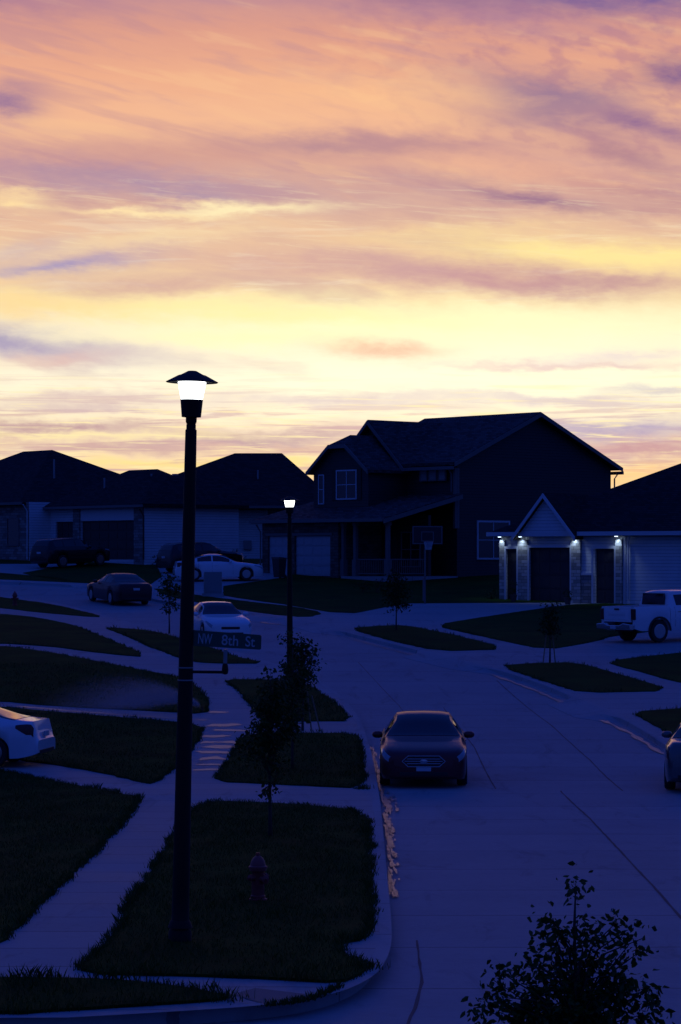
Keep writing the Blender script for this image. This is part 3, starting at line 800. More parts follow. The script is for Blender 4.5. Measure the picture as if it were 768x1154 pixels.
downspout(H2, -.22, -.07, 4.4, 6.0, (0,-.35), M['greytrim']); downspout(H2, .1, Wd+.05, -.5, 6.0, (0,.4), M['greytrim'])
downspout(H2, -9.4*S-.08, fy-.06, -.1, 2.9, (0,-.3), M['greytrim'])

# ---- the low house on the right with stone piers and lit soffit
RH = math.atan2(-.574,.819)
hr = gz(129.5)-.05
H3 = empty('bungalow', (7.9,131,hr), RH, 'single-storey house with white gable over the garage and downlights under its eave', 'house')
e3 = 3.32
# local x to the right along the front, y into the house
m = MB()
wall_open(m, 0, 16, -1, e3-.1, [(.30,.98,0,2.62),(1.62,3.98,0,2.68),(5.30,6.42,0,2.62)], 0, .25)
m.box(0,.25,.25,14,-1,e3-.1); m.box(15.75,16,.25,14,-1,e3-.1); m.box(.25,15.75,13.75,14,-1,e3-.1)
m.build('wall', M['side_white'], H3)
m = MB(); hip_roof(m, -.45, 16.45, -.45, 14.45, e3-.1, .5); m.build('roof', M['roof'], H3)
gx, gh = 2.86, 1.56
m = MB(); m.prism([(gx-gh,e3-.05),(gx+gh,e3-.05),(gx,e3+1.78)], 'y', -.50, 3.0); m.build('gable_wall', M['side_white'], H3)
m = MB(); gable_slabs(m, gx, gh, e3+.0, 1.85, -.78, 3.6, 'y', over=.22, th=.12); m.build('gable_roof', M['roof'], H3)
m = MB(); rake(m, gx, gh, e3+.0, 1.85, -.84, -.785, 'y', .22, th=.13); m.build('bargeboard', M['trim'], H3)
for a, b in ((-.5,gx-gh-.2),(gx+gh+.2,16.5)): m = MB(); m.box(a,b,-.58,-.455,e3-.08,e3+.12); m.build('gutter', M['trim'], H3)
m = MB(); m.box(gx-gh,gx+gh,-.55,-.505,e3-.10,e3+.10); m.build('gable_band', M['trim'], H3)
for a, b in ((-.02,.28),(1.02,1.58),(4.02,4.55),(6.46,6.82)):
    w = 0
    m = MB(); m.box(a, b, -.14, -.003, -.9, e3-.25); m.build('stone_pier', M['stonelight'], H3)
m = MB(); m.box(4.56,5.16,-.08,-.003,-.9,1.35); m.build('stone_skirt', M['stone'], H3)
m = MB(); m.box(4.56,5.16,-.11,-.003,1.352,1.45); m.build('stone_cap', M['trim'], H3)
for a, b, c in ((.30,.98,2),(1.62,3.98,4),(5.30,6.42,2)):
    garage_door(H3, a, b, 2.62 if c < 4 else 2.68, .12, M['gdark'], cols=c)
for a, b, t in ((.28,.995,2.62),(1.60,4.0,2.68),(5.18,6.44,2.62)):
    m = MB(); m.box(a-.0, a+.10, -.16, -.145, 0, t); m.box(b-.02, b+.06, -.16, -.145, 0, t); m.box(a, b+.06, -.16, -.145, t, t+.12)
    m.build('door_casing', M['trim'], H3)
m = MB(); m.box(6.84,6.98,-.05,-.002,-.2,e3-.12); m.build('corner_board', M['trim'], H3)
downspout(H3, 7.15, -.07, 0, 3.3, (.25,-.35))
for x_ in (.12, 1.30, 4.28, 6.64):
    m = MB(); m.lathe([(.07,e3-.13),(.09,e3-.105)], 16, (x_,-.34,0))
    o = m.build('downlight', M['fixture'], H3)
    ld = bpy.data.lights.new('downlight_lamp', 'SPOT'); ld.energy = 20; ld.color = (.55,.75,1.0); ld.spot_size = math.radians(110); ld.spot_blend = .9; ld.shadow_soft_size = .05
    lo = bpy.data.objects.new('downlight_lamp', ld); C.objects.link(lo); lo.parent = H3
    lo.location = (x_,-.27,e3-.18); lo.rotation_euler = (math.radians(8),0,0)

# ---- the house at the far left (ridge, garage wing and forward stone wing)
RL = math.atan2(-.766,.643)
H1 = empty('ranch_house', (-11.5,156,EYE-.02), RL, 'low ranch house at far left with wide dark garage door under a hip roof', 'house')
e1 = 3.05
m = MB()
wall_open(m, -9.85, 0, -1.2, e1, [(-6.5,-.96,0,2.3),(-9.25,-7.3,0,2.3)], 0, .25)
m.box(-.25,0,.25,7,-1.2,e1); m.box(-9.85,-.25,6.75,7,-1.2,e1)
m.box(-27,-9.85,12,12.2,-1.2,e1); m.box(-9.9,-9.7,7,12.2,-1.2,e1)
m.build('wall', M['side_light'], H1)
for a, b in ((-.92,-.02),(-7.25,-6.55)): m = MB(); m.box(a,b,-.10,-.002,-1,e1-.02); m.build('stone_pier', M['stone'], H1)
garage_door(H1, -6.5, -.96, 2.3, .12, M['gdark'], cols=6, label='wide dark garage door'); garage_door(H1, -9.25, -7.3, 2.3, .12, M['gdark'], cols=3)
m = MB(); m.box(-6.5,-.96,-.05,-.003,2.32,2.95); m.build('door_lintel', M['trim'], H1)
m = MB(); m.box(-17,-9.85,-1.55,-1.3,-1.2,3.5); m.box(-17,-16.75,-1.3,12,-1.2,3.5)
wall_open(m, -1.3, .2, -1.2, 3.5, [], -10.1, -9.85, along='y')
m.build('wing_wall', M['stone'], H1)
m = MB(); m.box(-9.848,-9.82,-1.55,-.002,-1.2,3.5); m.build('side_siding', M['side_light'], H1)
pane_window(H1, -12.2, -11.0, .9, 2.5, -1.55, cols=1, rows=2, mt=M['greytrim'])
m = MB(); hip_roof(m, -.0-10.4, .45, -.45, 7.45, e1, .56); m.build('garage_roof', M['roof'], H1)
m = MB(); hip_roof(m, -28, -10.2, -2.0, 12.4, 3.3, .50); m.build('roof', M['roof'], H1)
m = MB(); m.box(-9.8,.5,-.58,-.455,e1+.0,e1+.16); m.build('gutter', M['greytrim'], H1)
m = MB(); m.box(-28,-9.9,-2.12,-2.005,3.34,3.5); m.build('wing_gutter', M['greytrim'], H1)
downspout(H1, .05, -.08, -.2, 3.0, (0,-.3), M['blackplastic']); downspout(H1, -9.95, -1.62, -.2, 3.4, (0,-.3))

# ---- the hip-roofed house between them
zb = EYE-.1
H4 = empty('hip_roofed_house', (-4.6,178,zb), math.radians(-1.5), 'low house with broad hip roof behind the parked white and dark cars', 'house')
def LX(px, D=178): return (px-CX)/F*D+4.6
e4 = 3.45
m = MB()
wall_open(m, LX(150), LX(372), -1.2, e4, [(LX(176),LX(186),.0,2.4),(LX(219),LX(237),-.0,2.6)], 0, .25)
m.box(LX(372)-.25,LX(372),.25,14,-1.2,e4); m.box(LX(150),LX(150)+.25,.25,14,-1.2,e4)
m.build('wall', M['side_tan'], H4)
m = MB(); m.box(LX(264),LX(302),-.12,-.003,-1.1,e4-.1); m.build('side_siding', M['side_white'], H4)
m = MB(); m.box(LX(261.5),LX(264)-.003,-.16,-.002,-1.1,e4-.1); m.build('corner_board', M['trim'], H4)
m = MB(); m.box(LX(186)+.02,LX(212),-.14,-.003,-1.1,1.1); m.build('stone_skirt', M['stonelight'], H4)
for a in (190, 212, 240): 
    m = MB(); m.box(LX(a)-.12,LX(a)+.12,-1.3,-1.06,-1.1,e4); m.build('porch_column', M['greytrim'], H4)
m = MB(); m.box(LX(220),LX(236),.10,.16,0,2.55); m.build('front_door', M['gdark'], H4)
m = MB(); m.box(LX(176),LX(186),.10,.16,0,2.4); m.build('side_door', M['gdark'], H4)
pane_window(H4, LX(198), LX(208), 1.2, 2.5, 0, cols=2, rows=2, mt=M['greytrim'])
m = MB(); xa, xb, xc, xd = LX(103), LX(262, 186), LX(315, 186), LX(386); zr = (HZ-511)/F*186+.1; z0_ = e4+.18
m.add([(xa,-1.5,e4),(xd,-1.5,e4),(xd,16.5,e4),(xa,16.5,e4),(xa,-1.5,z0_),(xd,-1.5,z0_),(xd,16.5,z0_),(xa,16.5,z0_),(xb,7.5,zr),(xc,7.5,zr)],
      [(3,2,1,0),(0,1,5,4),(1,2,6,5),(2,3,7,6),(3,0,4,7),(4,5,9,8),(5,6,9),(6,7,8,9),(7,4,8)]); m.build('roof', M['roof'], H4)
m = MB(); m.box(LX(103),LX(386),-1.63,-1.505,e4+.02,e4+.18); m.build('gutter', M['greytrim'], H4)
m = MB(); m.box(LX(275),LX(284),-.28,-.125,.75,1.35); m.build('meter_box', M['metalgrey'], H4)
downspout(H4, LX(263), -.24, -.6, 3.1, (0,-.3), M['blackplastic'])
def roofz(ex, y): return 0
vent(H4, LX(288), 3.0, 5.4, .75)
vent(H1, -13.0, 2.4, 5.5, .8); vent(H1, -6.2, 1.5, 4.2, .75); vent(H1, -3.0, 2.7, 4.9, .25)
MB().box(-.0,.3,0,.25,0,.1).build('attic_vent', M['metalgrey'], H1, loc=(-1.2,2.9,5.0))
# ------------------------------------------------------------------ vehicles
def lerp_tab(tab, x): return interp(tab, x)
def make_sec(P):
    def sec(s):
        zt, zs, w = interp(P['top'], s), interp(P['belt'], s), interp(P['w'], s)
        zb = interp(P['bot'], s)
        for a in P['axles']:
            if abs(s-a) < P['ra']: zb = max(zb, P['rw']+math.sqrt(P['ra']**2-(s-a)**2)-.0)
        zs = min(zs, zt-.02); d = zt-zs
        zb = min(zb, zs-.06)
        H = zs-zb
        c = max(0, min(1, (d-.06)/.42)); c = c*c*(3-2*c)
        wr = w*.86*(1-c)+P['rw_top']*c
        return [(0,zb),(.70*w,zb),(.955*w,zb),(.99*w,zb+.18*H),(w,zb+.55*H),(.99*w,zs-.07*min(1,H*2)),(.965*w,zs-.015),
                (.93*w,zs+.12*d),(wr,zs+.82*d),(wr*.93,zs+.93*d),(wr*.6,zs+.985*d),(0,zt)]
    return sec
def stations(P):
    L = P['L']; s = [0,.015,.04,.08,.14,.22,.32,.45]+[.45+.1*i for i in range(1, int((L-.9)/.1))]+[L-.45,L-.32,L-.22,L-.14,L-.08,L-.04,L-.015,L]
    for a in P['axles']:
        for k in range(-8, 9): s.append(a+P['ra']*math.sin(k/8*PI/2)*.9999)
        s += [a-P['ra']-.004, a+P['ra']+.004]
    return sorted({round(max(0,min(L,v)),4) for v in s})
def body_mesh(P, name, material, parent):
    sec = make_sec(P); st = stations(P); L = P['L']
    vs, fs = [], []
    n = None
    for s in st:
        h = sec(s); ring = h+[(-y,z) for y,z in h[-2:0:-1]]
        n = len(ring); vs += [(L/2-s, y, z) for y,z in ring]
    for i in range(len(st)-1):
        for k in range(n): fs.append((i*n+k, i*n+(k+1)%n, (i+1)*n+(k+1)%n, (i+1)*n+k))
    fs += [tuple(range(n)), tuple(range((len(st)-1)*n+n-1, (len(st)-1)*n-1, -1))]
    mb = MB().add(vs, fs); return mb.build(name, material, parent, smooth='angle')
def surf(P):
    sec = make_sec(P); L = P['L']
    def f(s, t, side=1):
        h = sec(s); t = max(0, min(10.9999, t)); i = int(t); u = t-i
        y = h[i][0]*(1-u)+h[i+1][0]*u; z = h[i][1]*(1-u)+h[i+1][1]*u
        return Vector((L/2-s, side*y, z))
    return f
def patch(P, name, material, parent, s0, s1, t0, t1, off=.006, side=1, ns=8, nt=5, th=.012, shape=None):
    """thin plate following the body between stations s0..s1 and section positions t0..t1"""
    f = surf(P); g = []
    for i in range(ns+1):
        for k in range(nt+1):
            a, b = i/ns, k/nt
            if shape: a, b = shape(a, b)
            s, t = s0+(s1-s0)*a, t0+(t1-t0)*b
            p = f(s, t, side); e = .012
            du = f(s+e, t, side)-f(s-e, t, side); dv = f(s, t+.08, side)-f(s, t-.08, side)
            nn = du.cross(dv)*side
            if nn.length < 1e-9: nn = Vector((0,0,1))
            nn.normalize()
            cc = p-Vector((p.x*.6,0,.55))
            if nn.dot(cc) < 0: nn = -nn
            g.append((p+nn*off, p-nn*th))
    vs = [a for a, b in g]+[b for a, b in g]; m = nt+1; N_ = len(g); fs = []
    for i in range(ns):
        for k in range(nt):
            q = (i*m+k, i*m+k+1, (i+1)*m+k+1, (i+1)*m+k); fs.append(q); fs.append(tuple(N_+v for v in q[::-1]))
    rim = [i*m for i in range(ns+1)]+[ns*m+k for k in range(1, m)]+[i*m+nt for i in range(ns-1,-1,-1)]+[k for k in range(nt-1,0,-1)]
    for a, b in zip(rim, rim[1:]+rim[:1]): fs.append((a, b, N_+b, N_+a))
    return MB().add(vs, fs).build(name, material, parent, smooth='angle')
def screen(P, name, parent, s0, s1, t0, ns=10):
    """windscreen or rear window: spans both sides between section positions t0 .. roof centre"""
    f = surf(P); cols = [t0, 9.0, 9.5, 10.0, 10.5, 10.99]; vs = []; fs = []
    for i in range(ns+1):
        s = s0+(s1-s0)*i/ns
        row = [f(s, t, -1) for t in cols]+[f(s, t, 1) for t in cols[::-1]]
        e = .02; nn = (f(s-e,10.99)-f(s+e,10.99)); up = Vector((-nn.z,0,nn.x)); up = up if up.z > 0 else -up; up.normalize()
        vs += [p+up*.008 for p in row]
    m = 2*len(cols)
    for i in range(ns):
        for k in range(m-1): fs.append((i*m+k, i*m+k+1, (i+1)*m+k+1, (i+1)*m+k))
    return MB().add(vs, fs).build(name, M['glass'], parent, smooth='angle')
def wheels(P, root, spokes=5):
    R = P['rw']; w = interp(P['w'], P['L']/2)
    for a in P['axles']:
        for sd in (1, -1):
            y = sd*(w-.115); x = P['L']/2-a
            t = MB(); t.lathe([(R*.60,-.10),(R*.93,-.11),(R,-.075),(R,.075),(R*.93,.11),(R*.60,.10)], 28, (x,y,R), 'y')
            tw = t.build('wheel', M['rubber'], root, smooth='angle')
            r = MB(); o = sd*.098
            r.lathe([(R*.60,o-.02*sd),(R*.66,o+.004*sd),(R*.60,o+.008*sd)], 28, (x,y,R), 'y')
            r.lathe([(R*.16,o-.06*sd),(R*.14,o+.006*sd)], 14, (x,y,R), 'y')
            for k in range(spokes):
                an = 2*PI*k/spokes+.3; c_, s_ = math.cos(an), math.sin(an)
                pr = [(R*.1,-R*.07),(R*.62,-R*.10),(R*.62,R*.10),(R*.1,R*.07)]
                pl_ = [(x+u*c_-v*s_, R+u*s_+v*c_) for u, v in pr]
                lo, hi = sorted((y+o-.02*sd, y+o-.002*sd)); r.prism([(a_, b_) for a_, b_ in pl_], 'y', lo, hi)
            r.build('rim', M['rim'], tw)
def mirror(P, root, s, z, sd, material):
    w = interp(P['w'], s); x = P['L']/2-s; m = MB()
    prof = [(.02,-.02),(.075,.0),(.095,.06),(.09,.15),(.055,.20),(.01,.215)]
    vs = []; n = 12
    for r, h in prof:
        for k in range(n):
            a = 2*PI*k/n; vs.append((x+r*.75*math.cos(a), sd*(w*.965+h), z+r*.82*math.sin(a)))
    fs = [(i*n+k,i*n+(k+1)%n,(i+1)*n+(k+1)%n,(i+1)*n+k) for i in range(len(prof)-1) for k in range(n)]+[tuple(range(n)),tuple(range((len(prof)-1)*n,len(prof)*n))]
    m.add(vs, fs); m.build('mirror', material, root, smooth=True)

SEDAN = dict(L=5.05, rw=.335, ra=.385, axles=(.98,3.86), rw_top=.63,
    top=[(0,.70),(.03,.755),(.12,.81),(.35,.875),(.8,.94),(1.2,.985),(1.5,1.03),(1.8,1.17),(2.15,1.36),(2.45,1.455),(2.9,1.49),(3.3,1.465),(3.65,1.36),(4.05,1.19),(4.3,1.115),(4.7,1.09),(4.9,1.07),(4.99,1.0),(5.03,.88),(5.05,.78)],
    belt=[(0,.66),(.12,.75),(.4,.82),(1.5,.93),(3,.965),(4.3,1.0),(4.8,.985),(5.0,.90),(5.05,.74)],
    w=[(0,.66),(.03,.76),(.10,.84),(.25,.90),(.6,.935),(1.5,.95),(3.4,.955),(4.3,.93),(4.75,.88),(4.95,.82),(5.05,.74)],
    bot=[(0,.27),(.15,.20),(.6,.19),(4.4,.20),(4.9,.27),(5.05,.34)])
def variant(P, **k):
    q = dict(P); q.update(k); return q
SUV = dict(L=4.8, rw=.37, ra=.43, axles=(.92,3.78), rw_top=.66,
    top=[(0,.86),(.03,.93),(.15,1.0),(.5,1.07),(1.2,1.14),(1.45,1.2),(1.85,1.46),(2.15,1.62),(2.5,1.69),(3.4,1.70),(4.2,1.66),(4.45,1.60),(4.62,1.36),(4.72,1.12),(4.78,.95),(4.8,.8)],
    belt=[(0,.80),(.15,.92),(1.4,1.03),(3,1.06),(4.3,1.10),(4.65,1.05),(4.8,.74)],
    w=[(0,.70),(.05,.82),(.2,.90),(.6,.94),(2,.955),(4.2,.94),(4.65,.88),(4.8,.80)],
    bot=[(0,.33),(.2,.25),(4.5,.27),(4.8,.38)])
COUPE = variant(SEDAN, L=4.75, axles=(.93,3.72), rw_top=.60,
    top=[(0,.66),(.03,.72),(.12,.78),(.35,.85),(.8,.92),(1.2,.965),(1.45,1.0),(1.75,1.15),(2.1,1.34),(2.4,1.425),(2.8,1.44),(3.2,1.39),(3.6,1.25),(4.0,1.12),(4.35,1.065),(4.55,1.05),(4.62,1.045),(4.65,.97),(4.68,.78),(4.70,.68),(4.75,.62)],
    belt=[(0,.62),(.12,.72),(.4,.79),(1.5,.90),(3,.93),(4.0,.97),(4.5,.985),(4.62,.97),(4.68,.74),(4.70,.64),(4.75,.58)],
    w=[(0,.62),(.03,.74),(.10,.81),(.25,.87),(.6,.91),(1.5,.925),(3.3,.93),(4.1,.91),(4.5,.86),(4.7,.78),(4.75,.76)],
    bot=[(0,.25),(.15,.20),(.6,.19),(4.2,.20),(4.6,.27),(4.75,.33)])

def place(P, x, y, heading, dz):
    h = math.radians(heading); c, s = math.cos(h), math.sin(h); a = P['L']*.3
    zf, zr = gz(y+s*a), gz(y-s*a)
    e = math.atan2(zf-zr, 2*a)
    return (x, y, (zf+zr)/2+dz), (0, -e, h)
def car(name, label, cat, P, material, x, y, heading, dz, style, spokes=5, group=None, grille=None, plate_text=None):
    loc, rot = place(P, x, y, heading, dz)
    root = empty(name, loc, label=label, cat=cat, group=group, rot=rot); L = P['L']
    body_mesh(P, 'body', material, root)
    w = interp(P['w'], L/2)
    st = style
    screen(P, 'windscreen', root, st['ws'][0], st['ws'][1], 8.25)
    screen(P, 'rear_window', root, st['rs'][0], st['rs'][1], 8.3)
    for sd in (1, -1):
        for (a, b) in st['sw']:
            patch(P, 'side_window', M['glass'], root, a, b, 7.12, 7.93, side=sd, ns=10)
        m = patch(P, 'headlight', M['headlamp'], root, .03, st.get('hl', .50), 4.7, 6.9, side=sd, nt=5, shape=lambda a, b: (a, b*(1-.35*a)+.35*a))
        patch(P, 'taillight', M['taillamp'], root, L-st.get('tl', .42), L-st.get('te', .12), 4.35, 6.5, side=sd, nt=5, shape=lambda a, b: (a*(1-.0*b), b*(.45+.55*min(1,a*1.6))+(1-(.45+.55*min(1,a*1.6)))*.5))
        mirror(P, root, st['ws'][0]+.33, interp(P['belt'], 2)+.09, sd, material)
        for a in st['hd']:
            zz = interp(P['belt'], a)-.11; yy = sd*(interp(P['w'], a)*.985+.012)
            MB().box(L/2-a-.09, L/2-a+.09, yy-.014, yy+.014, zz-.012, zz+.012).build('door_handle', material, root, bevel=.004)
        for a in st['dl']:
            patch(P, 'door_seam', M['blackplastic'], root, a, a+.008, 3.0, 6.9, off=.002, side=sd, ns=1, nt=6, th=.002)
    patch_z = P['bot'][0][1]
    m = MB(); m.box(-L/2+.5, L/2-.5, -.58, .58, P['bot'][1][1]-.01, .55); m.build('underbody', M['blackplastic'], root)
    m = MB(); m.box(-L/2-.012, -L/2+.03, -.16, .16, st['pz'][1]-.055, st['pz'][1]+.055); m.build('number_plate', M['plate'], root)
    m = MB(); m.box(-L/2-.006, -L/2+.06, -.62, .62, P['bot'][-1][1]-.03, P['bot'][-1][1]+.06); m.build('rear_bumper_insert', M['blackplastic'], root, bevel=.01)
    wheels(P, root, spokes)
    if grille: grille(root, L)
    return root
def oct_grille(root, L):
    """wide six-sided chrome grille with slats, badge, plate and lower intake"""
    def ring(hw, hh, z, cut): return [(-hw,z),(-hw+cut,z+hh),(hw-cut,z+hh),(hw,z),(hw-cut,z-hh),(-hw+cut,z-hh)]
    z = .60; x = L/2
    m = MB(); m.prism([(a, b) for a, b in ring(.45,.105,z,.12)], 'x', x-.02, x+.012); g = m.build('grille', M['blackplastic'], root)
    o = ring(.475,.125,z,.135); i = ring(.45,.105,z,.12); m = MB(); vs = []; fs = []
    for d in (x+.0, x+.030):
        vs += [(d,a,b) for a,b in o]+[(d,a,b) for a,b in i]
    for k in range(6):
        j = (k+1)%6; fs += [(12+k,12+j,18+j,18+k),(k,j,12+j,12+k),(6+k,6+j,18+j,18+k)]
    m.add(vs, fs); m.build('grille_surround', M['chrome'], g)
    m = MB()
    for dz_ in (-.05,0,.05): m.box(x+.012, x+.024, -.41+abs(dz_), .41-abs(dz_), z+dz_-.009, z+dz_+.009)
    m.build('slats', M['chrome'], g)
    m = MB(); m.lathe([(.001,x+.020),(.09,x+.024),(.09,x+.036),(.001,x+.040)], 24, (0,0,0), 'x')
    m.v = [(a, b, c*.42+z) for a, b, c in m.v]; m.build('badge', M['chrome'], g, smooth='angle')
    MB().box(x-.01, x+.022, -.16, .16, .385, .495).build('front_plate', M['plate'], root, bevel=.004)
    MB().box(x-.02, x+.010, -.52, .52, .285, .365).build('lower_intake', M['blackplastic'], root, bevel=.01)
def plain_grille(root, L):
    MB().box(L/2-.02, L/2+.010, -.36, .36, .50, .60).build('grille', M['blackplastic'], root, bevel=.015)
    MB().box(L/2-.02, L/2+.008, -.50, .50, .30, .38).build('lower_intake', M['blackplastic'], root, bevel=.01)
ST_S = dict(ws=(1.52,2.38), rs=(3.42,4.22), sw=[(1.86,2.82),(2.90,3.72)], hd=(2.65,3.55), dl=(1.72,2.86,3.78), pz=(.5,.82))
ST_V = dict(ws=(1.42,2.12), rs=(4.48,4.66), sw=[(1.80,2.68),(2.76,3.58),(3.66,4.30)], hd=(2.5,3.4), dl=(1.62,2.72,3.62), pz=(.5,.9), tl=.22)
ST_C = dict(ws=(1.46,2.32), rs=(3.2,4.2), sw=[(1.82,2.72),(2.80,3.55)], hd=(2.55,3.4), dl=(1.65,2.76,3.5), pz=(.5,.74))
RD = -.134
GK = 'cars parked along the street'
car('parked_car', 'dark maroon sedan with wide chrome-edged grille facing us by the near left kerb', 'car', SEDAN, M['p_maroon'],
    (479.5-CX)/F*58.2, 59.7, -91.5, RD, ST_S, grille=oct_grille, group=GK)
car('parked_car', 'white sedan facing us at the kerb beyond the street name sign', 'car', COUPE, M['p_white'],
    (243-CX)/F*102, 103.5, -75, RD, ST_C, grille=plain_grille, group=GK)
car('parked_car', 'dark sedan seen from behind on the far bend of the street', 'car', SEDAN, M['p_dark'],
    (133.5-CX)/F*130, 130.5, 114, RD, ST_S, group=GK)
car('parked_car', 'grey car cut off by the right edge of the picture', 'car', SEDAN, M['p_silver'],
    8.12, 58.2, 80, RD, ST_S, group=GK)
GD = 'cars standing on the driveways'
car('parked_car', 'white car at the left edge showing its tail and dark taillight', 'car', COUPE, M['p_white'],
    (51-CX)/F*61.3-2.33, 61.9, 171, .006, variant(ST_C, tl=.50, te=.10), group=GD)
car('parked_car', 'white coupe standing side-on below the house with the meter box', 'car', COUPE, M['p_white'],
    (246-CX)/F*143, 143, 8, .006, ST_C, group=GD)
car('parked_suv', 'dark SUV behind the white coupe, partly hidden by the near lamp post', 'suv', SUV, M['p_black'],
    (226-CX)/F*150, 150, 35, .006, ST_V, group=GD)
car('parked_suv', 'black SUV nosed up to the wide garage door at far left', 'suv', SUV, M['p_black'],
    (80-CX)/F*154.5, 154.5, 47, .006, ST_V, group=GD)

# pickup: cab and bonnet from the same surface, separate open bed
PICK = dict(L=5.85, rw=.41, ra=.48, axles=(1.0,4.62), rw_top=.72,
    top=[(0,1.02),(.03,1.10),(.15,1.17),(.5,1.22),(1.3,1.27),(1.6,1.32),(2.0,1.62),(2.3,1.82),(2.6,1.90),(3.3,1.92),(3.8,1.90),(3.98,1.84),(4.06,1.5),(4.10,1.34),(5.8,1.34),(5.85,1.33)],
    belt=[(0,.98),(.15,1.08),(1.5,1.20),(3.9,1.24),(4.1,1.29),(5.85,1.29)],
    w=[(0,.84),(.05,.92),(.2,.98),(.6,1.0),(5.5,1.0),(5.85,.985)],
    bot=[(0,.5),(.2,.40),(5.4,.44),(5.85,.55)])
def pickup(x, y, heading, dz):
    P = PICK; L = P['L']; loc, rot = place(P, x, y, heading, dz)
    root = empty('pickup_truck', loc, label='white crew-cab pickup truck parked in the right-hand driveway', cat='pickup truck', rot=rot)
    P1 = variant(P); sec = make_sec(P)
    # cab part
    st = [s for s in stations(P) if s <= 4.1]+[4.1]
    vs, fs = [], []
    for s in st:
        h = sec(s); ring = h+[(-a,z) for a,z in h[-2:0:-1]]; n = len(ring); vs += [(L/2-s, a, z) for a,z in ring]
    for i in range(len(st)-1):
        for k in range(n): fs.append((i*n+k, i*n+(k+1)%n, (i+1)*n+(k+1)%n, (i+1)*n+k))
    fs += [tuple(range(n)), tuple(range((len(st)-1)*n+n-1, (len(st)-1)*n-1, -1))]
    MB().add(vs, fs).build('cab', M['p_white'], root, smooth='angle')
    # bed: two sides with wheel arch, floor, front wall
    for sd in (1, -1):
        m = MB(); st = sorted({round(4.12+.05*i,3) for i in range(34)}|{5.80}); out, inn = [], []
        for s in st:
            zb = interp(P['bot'], s)
            a = P['axles'][1]
            if abs(s-a) < P['ra']: zb = max(zb, P['rw']+math.sqrt(P['ra']**2-(s-a)**2))
            w = interp(P['w'], s)
            out.append([(L/2-s, sd*(w-.03), zb),(L/2-s, sd*w, zb+(1.29-zb)*.5),(L/2-s, sd*(w-.02), 1.29),(L/2-s, sd*(w-.05), 1.345),(L/2-s, sd*(w-.13), 1.345),(L/2-s, sd*(w-.14), zb)])
        n = 6; vs = [q for r in out for q in r]
        fs = [(i*n+k,i*n+(k+1)%n,(i+1)*n+(k+1)%n,(i+1)*n+k) for i in range(len(out)-1) for k in range(n)]+[tuple(range(n)),tuple(range((len(out)-1)*n,len(out)*n))]
        m.add(vs, fs); m.build('bed_side', M['p_white'], root, smooth='angle')
    m = MB(); m.box(-L/2+.08, L/2-4.12, -.85, .85, .78, .84); m.build('bed_floor', M['blackplastic'], root)
    m = MB(); m.box(-L/2+.01, -L/2+.075, -.79, .79, .78, 1.335); m.box(-L/2-.012, -L/2+.009, -.70, .70, .86, 1.20)
    tg = m.build('tailgate', M['p_white'], root, bevel=.008)
    MB().box(-L/2-.03, -L/2-.013, -.13, .13, 1.22, 1.28).build('tailgate_handle', M['blackplastic'], tg)
    MB().box(-L/2-.016, -L/2-.0125, -.48, .48, .99, 1.08).build('embossed_lettering', M['trim'], tg)
    for sd in (1, -1):
        MB().box(-L/2-.0, -L/2+.10, min(sd*.80,sd*.995), max(sd*.80,sd*.995), .86, 1.27).build('taillight', M['taillamp'], root, bevel=.02)
    m = MB(); m.prism([(-.99,.50),(.99,.50),(.99,.70),(.55,.74),(.35,.66),(-.35,.66),(-.55,.74),(-.99,.70)], 'x', -L/2-.20, -L/2-.005)
    m.build('rear_bumper', M['chrome'], root, bevel=.02)
    MB().box(-L/2-.212, -L/2-.203, -.16, .16, .53, .64).build('number_plate', M['plate'], root)
    screen(P, 'windscreen', root, 1.66, 2.42, 8.25)
    MB().prism([(-.66,1.38),(.66,1.38),(.58,1.80),(-.58,1.80)], 'x', L/2-4.115, L/2-4.02).build('rear_window', M['glass'], root)
    for sd in (1, -1):
        for a, b in ((2.02,2.86),(2.96,3.76)): patch(P, 'side_window', M['glass'], root, a, b, 7.08, 7.9, side=sd, ns=10)
        patch(P, 'headlight', M['headlamp'], root, .03, .32, 5.3, 6.95, side=sd, nt=4); mirror(P, root, 1.95, 1.40, sd, M['blackplastic'])
        for a in (1.9,2.91,3.86): patch(P, 'door_seam', M['blackplastic'], root, a, a+.008, 3.0, 6.9, off=.002, side=sd, ns=1, nt=6, th=.002)
        for a in (2.72,3.65):
            MB().box(L/2-a-.1, L/2-a+.1, sd*.99-.02, sd*.99+.02, 1.10, 1.13).build('door_handle', M['chrome'], root)
        for k, a in enumerate(P['axles']):
            m = MB(); x0 = L/2-a; pts = [(x0+(P['ra']+.0)*math.cos(t), P['rw']+(P['ra']+.0)*math.sin(t)) for t in [PI*j/16 for j in range(17)]]
            po = [(x0+(P['ra']+.07)*math.cos(t), P['rw']+(P['ra']+.07)*math.sin(t)) for t in [PI*j/16 for j in range(17)]]
            lo, hi = sorted((sd*.985, sd*1.012)); vs = [(u,lo,v) for u,v in pts]+[(u,lo,v) for u,v in po]+[(u,hi,v) for u,v in pts]+[(u,hi,v) for u,v in po]
            fs = []
            for j in range(16): fs += [(j,j+1,18+j,17+j),(34+j,35+j,52+j,51+j),(17+j,18+j,52+j,51+j),(j,j+1,35+j,34+j)]
            m.add(vs, fs); m.build('arch_trim', M['blackplastic'], root)
    m = MB(); m.box(-L/2+.3, L/2-.6, -.5, .5, .42, .77); m.build('chassis', M['blackplastic'], root)
    MB().box(L/2-.01, L/2+.02, -.62, .62, .66, .98).build('grille', M['blackplastic'], root)
    wheels(P, root, 6)
pickup(12.75, 100.6, 33, .006)
